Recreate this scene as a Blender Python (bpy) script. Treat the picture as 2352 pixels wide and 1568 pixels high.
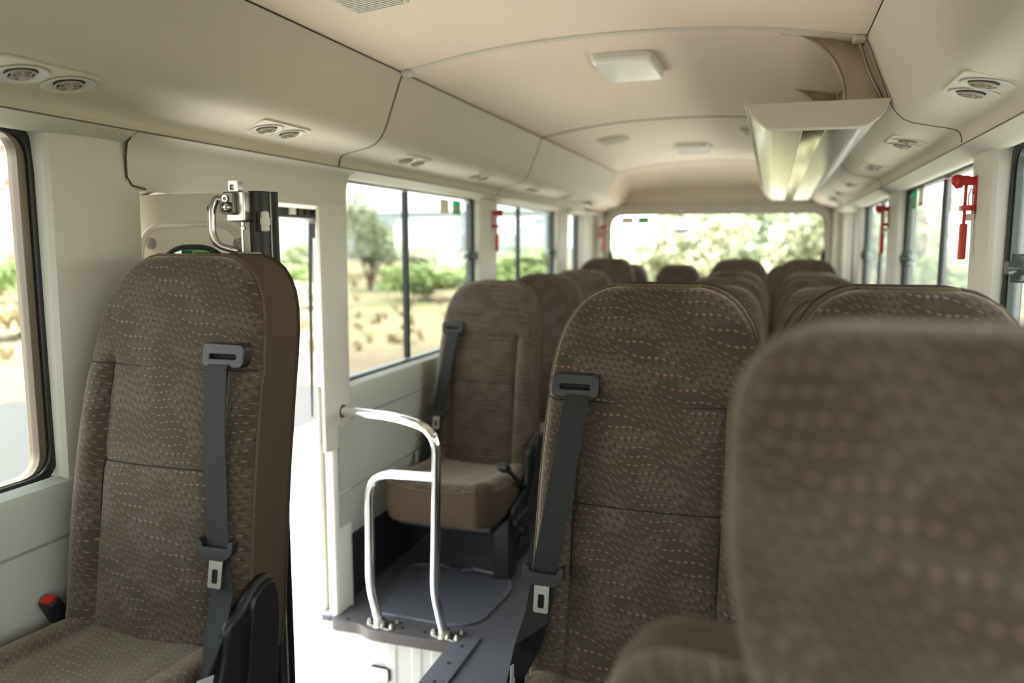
import bpy, bmesh, math, random
from mathutils import Vector, Matrix
random.seed(7)
C = bpy.context.scene.collection
PI = math.pi
for o in list(bpy.data.objects):
    bpy.data.objects.remove(o)

# ------------------------------------------------------------------ camera
# X = across the bus (photo right +), Y = towards the rear, Z = up; floor z = 0
CAM_H, FPX = 1.24, 1780.0
cd = bpy.data.cameras.new('camera')
cam = bpy.data.objects.new('camera', cd); C.objects.link(cam)
cd.sensor_fit = 'HORIZONTAL'; cd.sensor_width = 36.0; cd.lens = 36.0 * FPX / 2352.0
cd.clip_start = 0.02; cd.clip_end = 2000
cam.location = (0, 0, CAM_H)
cam.rotation_euler = (math.radians(90 - 7.109), 0, math.radians(18.466))
cd.dof.use_dof = True; cd.dof.focus_distance = 1.60; cd.dof.aperture_fstop = 1.95
cd.dof.aperture_blades = 9
bpy.context.scene.camera = cam

# ------------------------------------------------------------------ light
SUN_W, SKY_W, EXPO = 6.0, 1.85, 1.64
world = bpy.data.worlds.new('world'); bpy.context.scene.world = world
world.use_nodes = True
wn = world.node_tree; wn.nodes.clear()
wo = wn.nodes.new('ShaderNodeOutputWorld'); wb = wn.nodes.new('ShaderNodeBackground')
wr = wn.nodes.new('ShaderNodeValToRGB'); wt = wn.nodes.new('ShaderNodeTexCoord'); wsx = wn.nodes.new('ShaderNodeSeparateXYZ')
wn.links.new(wt.outputs['Generated'], wsx.inputs[0]); wn.links.new(wsx.outputs['Z'], wr.inputs[0])
wr.color_ramp.elements[0].position = 0.0; wr.color_ramp.elements[0].color = (1.0, 0.985, 0.95, 1)
wr.color_ramp.elements[1].position = 0.7; wr.color_ramp.elements[1].color = (0.80, 0.90, 1.0, 1)
wn.links.new(wr.outputs[0], wb.inputs[0]); wb.inputs[1].default_value = SKY_W
wn.links.new(wb.outputs[0], wo.inputs[0])
sd = bpy.data.lights.new('sun', 'SUN'); sd.energy = SUN_W; sd.angle = math.radians(1.0); sd.color = (1.0, 0.96, 0.88)
sun = bpy.data.objects.new('sun', sd); C.objects.link(sun)
sun.rotation_euler = Vector((0.07, 0.16, -1.0)).to_track_quat('-Z', 'Y').to_euler()
vs = bpy.context.scene.view_settings
vs.view_transform = 'Standard'; vs.look = 'None'; vs.gamma = 1.0; vs.use_curve_mapping = False
vs.exposure = EXPO
cy = bpy.context.scene.cycles
cy.max_bounces = 12; cy.diffuse_bounces = 7; cy.glossy_bounces = 4; cy.transparent_max_bounces = 16
cy.sample_clamp_indirect = 6.0

# ------------------------------------------------------------------ materials
def lin(c):
    return tuple((x / 255 / 12.92) if x / 255 <= 0.04045 else ((x / 255 + 0.055) / 1.055) ** 2.4 for x in c) + (1,)
def new_mat(name):
    m = bpy.data.materials.new(name); m.use_nodes = True
    nt = m.node_tree; b = nt.nodes['Principled BSDF']
    return m, nt, b
class G:
    """little expression builder over math nodes"""
    def __init__(s, nt): s.nt = nt
    def m(s, op, a, b=None, c=None):
        n = s.nt.nodes.new('ShaderNodeMath'); n.operation = op
        for i, v in enumerate((a, b, c)):
            if v is None: continue
            if isinstance(v, (int, float)): n.inputs[i].default_value = v
            else: s.nt.links.new(v, n.inputs[i])
        return n.outputs[0]
    def add(s, a, b): return s.m('ADD', a, b)
    def sub(s, a, b): return s.m('SUBTRACT', a, b)
    def mul(s, a, b): return s.m('MULTIPLY', a, b)
    def lin2(s, x, a, y, b): return s.add(s.mul(x, a), s.mul(y, b))
    def mixc(s, f, a, b):
        n = s.nt.nodes.new('ShaderNodeMix'); n.data_type = 'RGBA'
        for k, v in ((0, f), (6, a), (7, b)):
            if isinstance(v, (int, float)): n.inputs[k].default_value = v
            elif isinstance(v, tuple): n.inputs[k].default_value = v
            else: s.nt.links.new(v, n.inputs[k])
        return n.outputs[2]
    def noise(s, vec, scale, detail=2.0):
        n = s.nt.nodes.new('ShaderNodeTexNoise'); n.inputs['Scale'].default_value = scale; n.inputs['Detail'].default_value = detail
        if vec is not None: s.nt.links.new(vec, n.inputs['Vector'])
        return n.outputs['Fac']
    def smooth(s, x, lo, hi):
        n = s.nt.nodes.new('ShaderNodeMapRange'); n.interpolation_type = 'SMOOTHSTEP'
        s.nt.links.new(x, n.inputs[0]); n.inputs[1].default_value = lo; n.inputs[2].default_value = hi
        return n.outputs[0]
    def bump(s, h, strength, dist, b):
        n = s.nt.nodes.new('ShaderNodeBump'); n.inputs['Strength'].default_value = strength; n.inputs['Distance'].default_value = dist
        s.nt.links.new(h, n.inputs['Height']); s.nt.links.new(n.outputs[0], b.inputs['Normal'])
def plain(name, rgb, rough=0.55, metal=0.0, grain=0.0, gscale=400, bump=0.0, spec=0.5):
    m, nt, b = new_mat(name)
    b.inputs['Base Color'].default_value = lin(rgb); b.inputs['Roughness'].default_value = rough
    b.inputs['Metallic'].default_value = metal; b.inputs['Specular IOR Level'].default_value = spec
    if grain or bump:
        g = G(nt); tc = nt.nodes.new('ShaderNodeTexCoord')
        n = g.noise(tc.outputs['Object'], gscale, 3)
        if grain:
            lo = lin(tuple(x * (1 - grain) for x in rgb)); hi = lin(tuple(min(255, x * (1 + grain)) for x in rgb))
            nt.links.new(g.mixc(n, lo, hi), b.inputs['Base Color'])
        if bump: g.bump(n, bump, 0.002, b)
    return m

M = {}
M['headliner'] = plain('headliner_vinyl', (224, 208, 184), 0.75, grain=0.02, gscale=500, bump=0.25)
M['duct'] = plain('duct_plastic', (206, 198, 178), 0.6, grain=0.015, gscale=700, bump=0.15)
M['trim'] = plain('trim_plastic', (206, 203, 190), 0.55, grain=0.015, gscale=700, bump=0.12)
M['panel'] = plain('panel_plastic', (184, 186, 178), 0.55, grain=0.02, gscale=600, bump=0.15)
M['paint'] = plain('door_paint', (222, 214, 194), 0.25)
M['white_paint'] = plain('step_paint', (206, 205, 200), 0.35)
M['rubber'] = plain('black_rubber', (26, 25, 24), 0.45, grain=0.1, gscale=60)
M['seal'] = plain('window_seal', (30, 34, 34), 0.4)
M['frame_grey'] = plain('window_frame_metal', (86, 92, 90), 0.35, 0.4)
M['frame_bronze'] = plain('window_frame_bronze', (124, 112, 96), 0.4, 0.3)
M['black'] = plain('black_plastic', (30, 31, 33), 0.42, grain=0.06, gscale=900, bump=0.1)
M['belt'] = plain('belt_webbing', (24, 25, 26), 0.7, grain=0.12, gscale=900, bump=0.3)
M['brown'] = plain('plain_brown_fabric', (76, 61, 48), 0.9, grain=0.08, gscale=900, bump=0.3)
M['piping'] = plain('piping_fabric', (92, 76, 56), 0.8)
M['stitch'] = plain('seam_thread', (34, 29, 25), 0.9)
M['chrome'] = plain('chrome', (238, 240, 242), 0.07, 1.0)
M['steel'] = plain('zinc_steel', (196, 194, 186), 0.28, 1.0)
M['alu'] = plain('cast_aluminium', (178, 164, 144), 0.36, 0.95, grain=0.12, gscale=25)
M['plate'] = plain('brushed_aluminium', (212, 216, 214), 0.22, 1.0, grain=0.03, gscale=40)
M['gloss_black'] = plain('glossy_black_strip', (22, 20, 18), 0.06)
M['white_lens'] = plain('lamp_lens', (240, 238, 230), 0.18)
M['cream'] = plain('cream_plastic', (216, 212, 196), 0.4)
M['dark'] = plain('painted_cavity_shade', (38, 36, 33), 0.8)  # dark tone standing in for shade inside duct gaps and belt slots
M['red'] = plain('red_plastic', (196, 34, 24), 0.35)
M['orange_red'] = plain('orange_red_grip', (206, 56, 34), 0.4)
M['pale'] = plain('pale_label', (236, 214, 206), 0.5)
M['tag'] = plain('grey_tag', (186, 192, 190), 0.6)
def film(name, rgb):
    m, nt, b = new_mat(name); b.inputs['Base Color'].default_value = lin(rgb)
    tl = nt.nodes.new('ShaderNodeBsdfTranslucent'); tl.inputs[0].default_value = lin(rgb); mx = nt.nodes.new('ShaderNodeMixShader'); mx.inputs[0].default_value = 0.35
    nt.links.new(b.outputs[0], mx.inputs[1]); nt.links.new(tl.outputs[0], mx.inputs[2]); nt.links.new(mx.outputs[0], nt.nodes['Material Output'].inputs[0]); return m
M['green'] = film('green_print', (26, 140, 92)); M['lime'] = film('pale_green_print', (178, 206, 150))
M['taupe'] = film('taupe_print', (150, 138, 112)); M['maroon'] = film('maroon_print', (150, 70, 60))
M['kick'] = plain('kick_carpet', (46, 47, 50), 0.8, grain=0.12, gscale=300, bump=0.3)
M['body'] = plain('body_paint', (226, 224, 216), 0.3)

def floor_mat():
    m, nt, b = new_mat('tread_vinyl'); g = G(nt)
    tc = nt.nodes.new('ShaderNodeTexCoord'); sx = nt.nodes.new('ShaderNodeSeparateXYZ'); nt.links.new(tc.outputs['Object'], sx.inputs[0])
    x, y = sx.outputs[0], sx.outputs[1]
    u = g.lin2(x, 0.7071 / 0.016, y, 0.7071 / 0.016); v = g.lin2(x, -0.7071 / 0.016, y, 0.7071 / 0.016)
    par = g.m('MODULO', g.add(g.m('FLOOR', u), g.m('FLOOR', v)), 2.0)
    par = g.m('ABSOLUTE', par)
    fu = g.m('ABSOLUTE', g.sub(g.m('FRACT', u), 0.5)); fv = g.m('ABSOLUTE', g.sub(g.m('FRACT', v), 0.5))
    lu = g.m('LESS_THAN', fu, 0.07); lv = g.m('LESS_THAN', fv, 0.07)
    h = g.add(g.mul(lu, par), g.mul(lv, g.sub(1.0, par)))
    n = g.noise(tc.outputs['Object'], 60, 3)
    base = g.mixc(n, lin((78, 80, 87)), lin((100, 102, 110)))
    nt.links.new(g.mixc(g.mul(h, 0.25), base, lin((128, 130, 138))), b.inputs['Base Color'])
    b.inputs['Roughness'].default_value = 0.5
    g.bump(h, 0.4, 0.002, b)
    return m
M['floor'] = floor_mat()

def fabric_mat():
    """woven brown-grey moquette: rows of short slanted tan dashes that stretch and bunch in waves"""
    m, nt, b = new_mat('patterned_moquette'); g = G(nt)
    uv = nt.nodes.new('ShaderNodeUVMap'); uv.uv_map = 'UVMap'
    sx = nt.nodes.new('ShaderNodeSeparateXYZ'); nt.links.new(uv.outputs[0], sx.inputs[0])
    oi = nt.nodes.new('ShaderNodeObjectInfo')
    x = g.add(sx.outputs[0], g.mul(oi.outputs['Random'], 3.7)); y = g.add(sx.outputs[1], g.mul(oi.outputs['Random'], 1.9))
    k = 37.0
    th = g.add(g.lin2(x, k, y, 0.78 * k), g.mul(g.m('SINE', g.add(g.mul(y, 14.0), g.mul(x, -5.0))), 0.9))
    sn = g.m('SINE', th)
    w = g.add(g.lin2(x, 0.50, y, 1.0), g.mul(sn, -0.58 / k))
    u = g.add(x, g.mul(sn, 0.50 / k))
    u0, w0 = x, y
    pu, pw = 0.0185, 0.0105
    rw = g.m('DIVIDE', w, pw); ri = g.m('FLOOR', rw); rf = g.sub(g.sub(rw, ri), 0.5)
    cu = g.add(g.m('DIVIDE', u, pu), g.mul(ri, 0.5)); ci = g.m('FLOOR', cu); cf = g.sub(g.sub(cu, ci), 0.5)
    def dot(du, dw, ru, rwid):
        e = g.add(g.m('POWER', g.m('ABSOLUTE', g.m('DIVIDE', g.add(cf, du), ru)), 1.2), g.m('POWER', g.m('ABSOLUTE', g.m('DIVIDE', g.add(rf, dw), rwid)), 1.2))
        return g.sub(1.0, g.smooth(e, 0.75, 1.15))
    dash = dot(0.0, 0.0, 0.34, 0.10)
    dark = dot(-0.30, 0.10, 0.20, 0.42)
    wn_ = nt.nodes.new('ShaderNodeTexWhiteNoise'); wn_.noise_dimensions = '2D'
    cb = nt.nodes.new('ShaderNodeCombineXYZ'); nt.links.new(ci, cb.inputs[0]); nt.links.new(ri, cb.inputs[1]); nt.links.new(cb.outputs[0], wn_.inputs['Vector'])
    rnd = wn_.outputs['Value']
    cb2 = nt.nodes.new('ShaderNodeCombineXYZ'); nt.links.new(u0, cb2.inputs[0]); nt.links.new(w0, cb2.inputs[1])
    big = g.noise(cb2.outputs[0], 16.0, 0.0)
    patch = g.smooth(big, 0.47, 0.55)
    weave = g.noise(cb2.outputs[0], 900, 2)
    base = g.mixc(patch, lin((72, 63, 55)), lin((86, 77, 69)))
    base = g.mixc(g.mul(weave, 0.5), base, lin((62, 55, 49)))
    base = g.mixc(g.mul(dark, g.add(0.25, g.mul(patch, 0.5))), base, lin((54, 48, 42)))
    thread = g.mixc(rnd, lin((134, 114, 98)), lin((138, 102, 80)))
    col = g.mixc(g.mul(dash, 0.8), base, thread)
    nt.links.new(col, b.inputs['Base Color'])
    b.inputs['Roughness'].default_value = 0.92; b.inputs['Specular IOR Level'].default_value = 0.2
    b.inputs['Sheen Weight'].default_value = 0.4; b.inputs['Sheen Tint'].default_value = (1.0, 0.84, 0.66, 1); b.inputs['Sheen Roughness'].default_value = 0.5
    g.bump(weave, 0.25, 0.001, b)
    return m
M['fabric'] = fabric_mat()

def glass_mat(name, veil, tint=(0.97, 0.99, 0.97)):
    m = bpy.data.materials.new(name); m.use_nodes = True; nt = m.node_tree; nt.nodes.clear(); g = G(nt)
    out = nt.nodes.new('ShaderNodeOutputMaterial'); tr = nt.nodes.new('ShaderNodeBsdfTransparent'); tr.inputs[0].default_value = tint + (1,)
    gl = nt.nodes.new('ShaderNodeBsdfGlossy'); gl.inputs['Roughness'].default_value = 0.02
    fr = nt.nodes.new('ShaderNodeFresnel'); fr.inputs[0].default_value = 1.35
    mx = nt.nodes.new('ShaderNodeMixShader')
    nt.links.new(g.mul(fr.outputs[0], 0.6), mx.inputs[0]); nt.links.new(tr.outputs[0], mx.inputs[1]); nt.links.new(gl.outputs[0], mx.inputs[2])
    last = mx.outputs[0]
    if veil:
        tc = nt.nodes.new('ShaderNodeTexCoord'); mp = nt.nodes.new('ShaderNodeMapping'); mp.inputs['Scale'].default_value = (1, 55, 1.2)
        nt.links.new(tc.outputs['Object'], mp.inputs[0])
        n = g.noise(mp.outputs[0], 1.0, 3)
        tl = nt.nodes.new('ShaderNodeBsdfTranslucent'); tl.inputs[0].default_value = (0.9, 0.92, 0.88, 1)
        m2 = nt.nodes.new('ShaderNodeMixShader')
        nt.links.new(g.mul(g.smooth(n, 0.25, 0.8), veil), m2.inputs[0]); nt.links.new(last, m2.inputs[1]); nt.links.new(tl.outputs[0], m2.inputs[2])
        last = m2.outputs[0]
    nt.links.new(last, out.inputs[0])
    return m
M['glass'] = glass_mat('window_glass', 0.0)
M['dusty_glass'] = glass_mat('dusty_window_glass', 0.13)

# ------------------------------------------------------------------ mesh helpers
class MB:
    def __init__(s): s.v = []; s.f = []; s.mi = []; s.uv = []
    def add(s, verts, faces, mi=0, uvs=None):
        o = len(s.v); s.v += [tuple(v) for v in verts]
        for k, f in enumerate(faces):
            s.f.append(tuple(i + o for i in f)); s.mi.append(mi)
            s.uv.append([uvs[i] for i in f] if uvs else [(0, 0)] * len(f))
        return s
    def box(s, lo, hi, mi=0):
        (a, b, c), (d, e, f) = lo, hi
        s.add([(a, b, c), (d, b, c), (d, e, c), (a, e, c), (a, b, f), (d, b, f), (d, e, f), (a, e, f)],
              [(0, 3, 2, 1), (4, 5, 6, 7), (0, 1, 5, 4), (1, 2, 6, 5), (2, 3, 7, 6), (3, 0, 4, 7)], mi); return s
    def tube(s, path, r, n=12, closed=False, mi=0, caps=True):
        P = [Vector(p) for p in path]; N = len(P); rings = []; up = None
        for i, p in enumerate(P):
            if closed: t = (P[(i + 1) % N] - P[i - 1])
            else: t = (P[min(i + 1, N - 1)] - P[max(i - 1, 0)])
            if t.length < 1e-9: t = Vector((0, 0, 1))
            t.normalize()
            if up is None:
                up = Vector((0, 0, 1)) if abs(t.z) < 0.9 else Vector((1, 0, 0))
            up = (up - t * up.dot(t))
            if up.length < 1e-6: up = t.orthogonal()
            up.normalize(); sd_ = t.cross(up)
            rr = r[min(len(r) - 1, i * len(r) // N)] if isinstance(r, (list, tuple)) else r
            rings.append([p + (up * math.cos(2 * PI * k / n) + sd_ * math.sin(2 * PI * k / n)) * rr for k in range(n)])
        vs_ = [v for rg in rings for v in rg]; fs = []
        for i in range(N if closed else N - 1):
            j = (i + 1) % N
            for k in range(n):
                k2 = (k + 1) % n; fs.append((i * n + k, i * n + k2, j * n + k2, j * n + k))
        if caps and not closed:
            fs.append(tuple(range(n))[::-1]); fs.append(tuple((N - 1) * n + k for k in range(n)))
        return s.add(vs_, fs, mi)
    def lathe(s, origin, axis, prof, n=24, mi=0):
        """prof: list of (radius, height along axis)"""
        ax = Vector(axis).normalized(); e1 = ax.orthogonal().normalized(); e2 = ax.cross(e1); o = Vector(origin)
        vs_ = []; fs = []
        for (r, h) in prof:
            for k in range(n):
                a = 2 * PI * k / n; vs_.append(o + ax * h + (e1 * math.cos(a) + e2 * math.sin(a)) * max(r, 1e-5))
        for i in range(len(prof) - 1):
            for k in range(n):
                k2 = (k + 1) % n; fs.append((i * n + k, i * n + k2, (i + 1) * n + k2, (i + 1) * n + k))
        fs.append(tuple(range(n))[::-1]); fs.append(tuple((len(prof) - 1) * n + k for k in range(n)))
        return s.add(vs_, fs, mi)
    def prism(s, poly, fn, lo, hi, mi=0):
        """poly of (p,q); fn(p,q,h) -> xyz"""
        n = len(poly)
        vs_ = [fn(p, q, lo) for p, q in poly] + [fn(p, q, hi) for p, q in poly]
        fs = [tuple(range(n))[::-1], tuple(range(n, 2 * n))] + [(i, (i + 1) % n, n + (i + 1) % n, n + i) for i in range(n)]
        return s.add(vs_, fs, mi)
    def ring(s, outer, inner, fn, lo, hi, mi=0):
        """a plate with a hole; outer and inner have the same count"""
        n = len(outer)
        vs_ = [fn(p, q, lo) for p, q in outer] + [fn(p, q, lo) for p, q in inner] + [fn(p, q, hi) for p, q in outer] + [fn(p, q, hi) for p, q in inner]
        fs = []
        for i in range(n):
            j = (i + 1) % n
            fs += [(i, n + i, n + j, j), (2 * n + i, 2 * n + j, 3 * n + j, 3 * n + i), (i, j, 2 * n + j, 2 * n + i), (n + i, 3 * n + i, 3 * n + j, n + j)]
        return s.add(vs_, fs, mi)
    def sweep(s, prof, Ys, fn, mi=0):
        """open profile (p,q) carried along Ys: fn(p,q,Y)"""
        n = len(prof); vs_ = [fn(p, q, y) for y in Ys for p, q in prof]; fs = []
        for i in range(len(Ys) - 1):
            for k in range(n - 1): fs.append((i * n + k, i * n + k + 1, (i + 1) * n + k + 1, (i + 1) * n + k))
        return s.add(vs_, fs, mi)
    def build(s, name, mats, parent=None, smooth=35, recalc=True, bevel=0.0, thick=0.0, bang=40):
        me = bpy.data.meshes.new(name); me.from_pydata(s.v, [], s.f)
        if not isinstance(mats, (list, tuple)): mats = [mats]
        for m in mats: me.materials.append(m)
        for p, mi in zip(me.polygons, s.mi): p.material_index = mi
        if any(any(q != (0, 0) for q in u) for u in s.uv):
            l = me.uv_layers.new(name='UVMap'); k = 0
            for p in me.polygons:
                for li, q in zip(p.loop_indices, s.uv[p.index]): l.data[li].uv = q
        if recalc:
            bm = bmesh.new(); bm.from_mesh(me); bmesh.ops.recalc_face_normals(bm, faces=bm.faces[:]); bm.to_mesh(me); bm.free()
        if smooth:
            for p in me.polygons: p.use_smooth = True
            me.set_sharp_from_angle(angle=math.radians(smooth))
        o = bpy.data.objects.new(name, me); C.objects.link(o)
        if parent: o.parent = parent
        if thick:
            md = o.modifiers.new('solid', 'SOLIDIFY'); md.thickness = thick; md.offset = 0
        if bevel:
            md = o.modifiers.new('bevel', 'BEVEL'); md.width = bevel; md.segments = 3; md.limit_method = 'ANGLE'; md.angle_limit = math.radians(bang)
            md.harden_normals = False
        return o
def tag(o, label=None, cat=None, group=None, kind=None):
    if label: o['label'] = label
    if cat: o['category'] = cat
    if group: o['group'] = group
    if kind: o['kind'] = kind
    return o
def empty(name, loc=(0, 0, 0), rz=0.0):
    o = bpy.data.objects.new(name, None); C.objects.link(o); o.location = loc; o.rotation_euler = (0, 0, rz); o.empty_display_size = 0.05
    return o
def struct(o, label=None):
    o['kind'] = 'structure'
    if label: o['label'] = label
    return o
def kids(o): return [c for c in bpy.data.objects if c.parent is o]
def copy_tree(o, parent=None):
    c = o.copy(); C.objects.link(c)
    if parent: c.parent = parent
    for ch in kids(o): copy_tree(ch, c)
    return c
def roundpoly(pts, r, n=6):
    out = []; N = len(pts)
    for i in range(N):
        p = Vector(pts[i] + (0,)) if len(pts[i]) == 2 else Vector(pts[i]); a = Vector(tuple(pts[i - 1][:2]) + (0,)); b = Vector(tuple(pts[(i + 1) % N][:2]) + (0,))
        rr = r[i] if isinstance(r, (list, tuple)) else r
        d1 = (a - p); d2 = (b - p); l = min(rr, d1.length * 0.49, d2.length * 0.49)
        if l < 1e-6: out.append((p.x, p.y)); continue
        q1 = p + d1.normalized() * l; q2 = p + d2.normalized() * l
        for k in range(n + 1):
            t = k / n; q = q1 * (1 - t) ** 2 + p * 2 * t * (1 - t) + q2 * t * t; out.append((q.x, q.y))
    return out
def rrect(cx, cy_, w, h, r, n=6):
    return roundpoly([(cx - w / 2, cy_ - h / 2), (cx + w / 2, cy_ - h / 2), (cx + w / 2, cy_ + h / 2), (cx - w / 2, cy_ + h / 2)], r, n)
def smooth_path(pts, r=0.05, n=8):
    P = [Vector(p) for p in pts]; out = [P[0]]
    for i in range(1, len(P) - 1):
        a, p, b = P[i - 1], P[i], P[i + 1]; l = min(r if not isinstance(r, list) else r[i], (a - p).length * 0.49, (b - p).length * 0.49)
        q1 = p + (a - p).normalized() * l; q2 = p + (b - p).normalized() * l
        for k in range(n + 1):
            t = k / n; out.append(q1 * (1 - t) ** 2 + p * 2 * t * (1 - t) + q2 * t * t)
    out.append(P[-1]); return out
def lerp(a, b, t): return a + (b - a) * t
def interp(tab, x):
    for (x0, y0), (x1, y1) in zip(tab, tab[1:]):
        if x <= x1: return lerp(y0, y1, max(0.0, (x - x0) / (x1 - x0))) if x1 > x0 else y1
    return tab[-1][1]
def seq(a, b, n): return [a + (b - a) * i / n for i in range(n + 1)]

XC = -0.43                 # centre line of the bus
Y0, Y1 = -1.10, 6.10       # windscreen end, rear wall
ZB, ZT = 0.775, 1.46       # window sill, window head
def PX(s): return lambda p, q, y: (XC + s * p, y, q)

# ------------------------------------------------------------------ floor and steps
DX = -0.86                 # inner edge of the stairwell
DY0, DY1 = 1.40, 2.155     # stairwell along Y
mb = MB()
mb.box((DX, Y0, -0.04), (0.53, DY1, 0.0)); mb.box((-1.40, DY1, -0.04), (0.53, Y1, 0.0)); mb.box((-1.40, Y0, -0.04), (DX, DY0, 0.0))
struct(mb.build('floor', M['floor'], smooth=0), 'dark grey ribbed vinyl bus floor')
mb = MB(); mb.box((-1.37, Y0, 0.0), (DX - 0.005, 1.38, 0.128))
struct(mb.build('floor_platform', M['floor'], smooth=0, bevel=0.01))
mb = MB(); mb.box((-0.42, Y0, 0.0), (0.50, 1.75, 0.075))
struct(mb.build('floor_platform', M['floor'], smooth=0, bevel=0.01))
mb = MB(); mb.box((-1.37, 4.75, 0.0), (0.50, Y1, 0.055))
struct(mb.build('floor_platform', M['floor'], smooth=0, bevel=0.01))
# stairwell: riser with shallow ribs, side, tread
mb = MB()
ribs = [(-1.47, 0)]
for cx in (-1.13, -1.04, -0.97):
    ribs += [(cx - 0.022, 0), (cx - 0.014, -0.006), (cx + 0.014, -0.006), (cx + 0.022, 0)]
ribs.append((DX + 0.0, 0))
zz = (-0.42, -0.07, -0.05, -0.012)
for i in range(len(zz) - 1):
    k0 = 1 if i == 0 else (1 if i == 1 else 0); k1 = 1 if i == 0 else 0
    vs_ = [(x, DY1 - 0.012 + d * k0, zz[i]) for x, d in ribs] + [(x, DY1 - 0.012 + d * k1, zz[i + 1]) for x, d in ribs]; n = len(ribs)
    mb.add(vs_, [(k, k + 1, n + k + 1, n + k) for k in range(n - 1)])
struct(mb.build('wall_step_riser', M['white_paint'], smooth=20), 'white painted riser of the entrance step')
mb = MB(); mb.box((DX - 0.002, DY0 - 0.01, -0.42), (DX + 0.02, DY1, -0.012)); struct(mb.build('wall_step_side', M['white_paint']))
mb = MB(); mb.box((-1.47, DY0 - 0.02, -0.42), (DX - 0.002, DY0, -0.012)); struct(mb.build('wall_step_front', M['white_paint']))
mb = MB(); mb.box((-1.48, DY0, -0.44), (DX, DY1, -0.42)); struct(mb.build('floor_step', M['floor']))
# nosing along the stairwell edge
mb = MB()
prof = [(-1.345, DY1 + 0.085), (-1.345, DY1 - 0.035), (-1.29, DY1 - 0.035), (-1.235, DY1 - 0.03), (-1.20, DY1 - 0.052), (-1.16, DY1 - 0.058), (DX - 0.03, DY1 - 0.052), (DX + 0.0, DY1 - 0.05), (DX + 0.02, DY1 + 0.0), (DX - 0.03, DY1 + 0.03), (-1.20, DY1 + 0.03)]
mb.prism(roundpoly(prof, 0.02, 4), lambda p, q, h: (p, q, h), -0.028, 0.008)
for px in (-1.29, -1.09, -1.01):
    mb.lathe((px, DY1 - 0.015, 0.008), (0, 0, 1), [(0.007, 0), (0.006, 0.0022), (0.002, 0.0024)], 12, 1)
struct(mb.build('trim_step_nosing', [plain('nosing_plastic', (84, 80, 80), 0.5, grain=0.04, gscale=500), M['black']], bevel=0.005), 'grey brown plastic edging along the top of the step')
mb = MB()
mb.prism(roundpoly([(DX - 0.045, 0.9), (DX + 0.035, 0.9), (DX + 0.035, DY1 + 0.025), (DX - 0.045, DY1 - 0.045)], [0.01, 0.01, 0.035, 0.005], 5), lambda p, q, h: (p, q, h), -0.028, 0.010)
for py in seq(0.95, DY1 - 0.06, 11):
    mb.lathe((DX - 0.003, py, 0.010), (0, 0, 1), [(0.007, 0), (0.006, 0.0022), (0.002, 0.0024)], 12, 1)
struct(mb.build('trim_aisle_edging', [M['floor'], M['black']], bevel=0.006), 'dark ribbed edging strip bordering the aisle')
# step lamp
sl = empty('step_lamp', (-1.171, DY1 - 0.022, -0.159))
mb = MB(); mb.prism(rrect(0.0015, 0.0, 0.073, 0.046, 0.012), lambda p, q, h: (p, h, q), -0.003, 0.008); mb.build('housing', M['rubber'], sl)
mb = MB(); mb.prism(rrect(-0.001, 0.0, 0.069, 0.043, 0.010), lambda p, q, h: (p, h, q), -0.008, -0.002); mb.build('lens', M['white_lens'], sl, bevel=0.003)
for sx_ in (-0.030, 0.024):
    mb = MB(); mb.lathe((sx_, -0.008, -0.006), (0, -1, 0), [(0.003, 0), (0.002, 0.001)], 10); mb.build('screw', M['cream'], sl)
tag(sl, 'small white rounded lamp on the white step riser', 'lamp')
# floor access hatch with edge moulding
hp = roundpoly([(-1.235, 2.22), (-0.93, 2.215), (-0.865, 2.27), (-0.845, 2.54), (-0.90, 2.635), (-1.045, 2.655), (-1.07, 2.635), (-1.14, 2.635), (-1.16, 2.655), (-1.29, 2.62)], [0.04, 0.07, 0.07, 0.06, 0.04, 0.01, 0.01, 0.01, 0.01, 0.05], 5)
ht = empty('floor_hatch', (-1.06, 2.43, 0))
mb = MB(); mb.prism(hp, lambda p, q, h: (p + 1.06, q - 2.43, h), 0.0, 0.004); mb.build('cover', M['floor'], ht)
mb = MB(); mb.tube([(p + 1.06, q - 2.43, 0.004) for p, q in hp], 0.0055, 8, closed=True); mb.build('edge_moulding', plain('grey_moulding', (96, 98, 104), 0.35), ht)
mb = MB(); mb.prism(rrect(-0.045, 0.205, 0.05, 0.024, 0.01), lambda p, q, h: (p, q, h), 0.002, 0.014); mb.build('latch', M['black'], ht, bevel=0.003)
tag(ht, 'dark floor hatch with raised edge moulding behind the chrome rail', 'hatch')

# ------------------------------------------------------------------ side walls
LOWER = [(0.945, 0.777), (0.920, 0.774), (0.906, 0.766), (0.899, 0.752), (0.897, 0.72), (0.895, 0.664), (0.905, 0.662), (0.905, 0.6575), (0.895, 0.6555), (0.896, 0.50), (0.897, 0.424), (0.907, 0.422), (0.907, 0.4175), (0.897, 0.4155), (0.902, 0.30), (0.908, 0.255), (0.925, 0.235), (0.94, 0.23)]
HEAD = [(0.945, 1.462), (0.915, 1.453), (0.900, 1.452), (0.888, 1.457), (0.852, 1.476), (0.849, 1.482)]
wins = {-1: [(-0.9, 1.155), (2.27, 3.50), (3.75, 4.93), (5.19, 5.60)], 1: [(-0.9, 0.75), (0.98, 2.04), (2.24, 3.50), (3.75, 4.93), (5.19, 5.60)]}
pillars = {-1: [(1.155, 1.395), (3.50, 3.75), (4.93, 5.19), (5.60, 6.06)], 1: [(0.75, 0.98), (2.04, 2.24), (3.50, 3.75), (4.93, 5.19), (5.60, 6.06)]}
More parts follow.
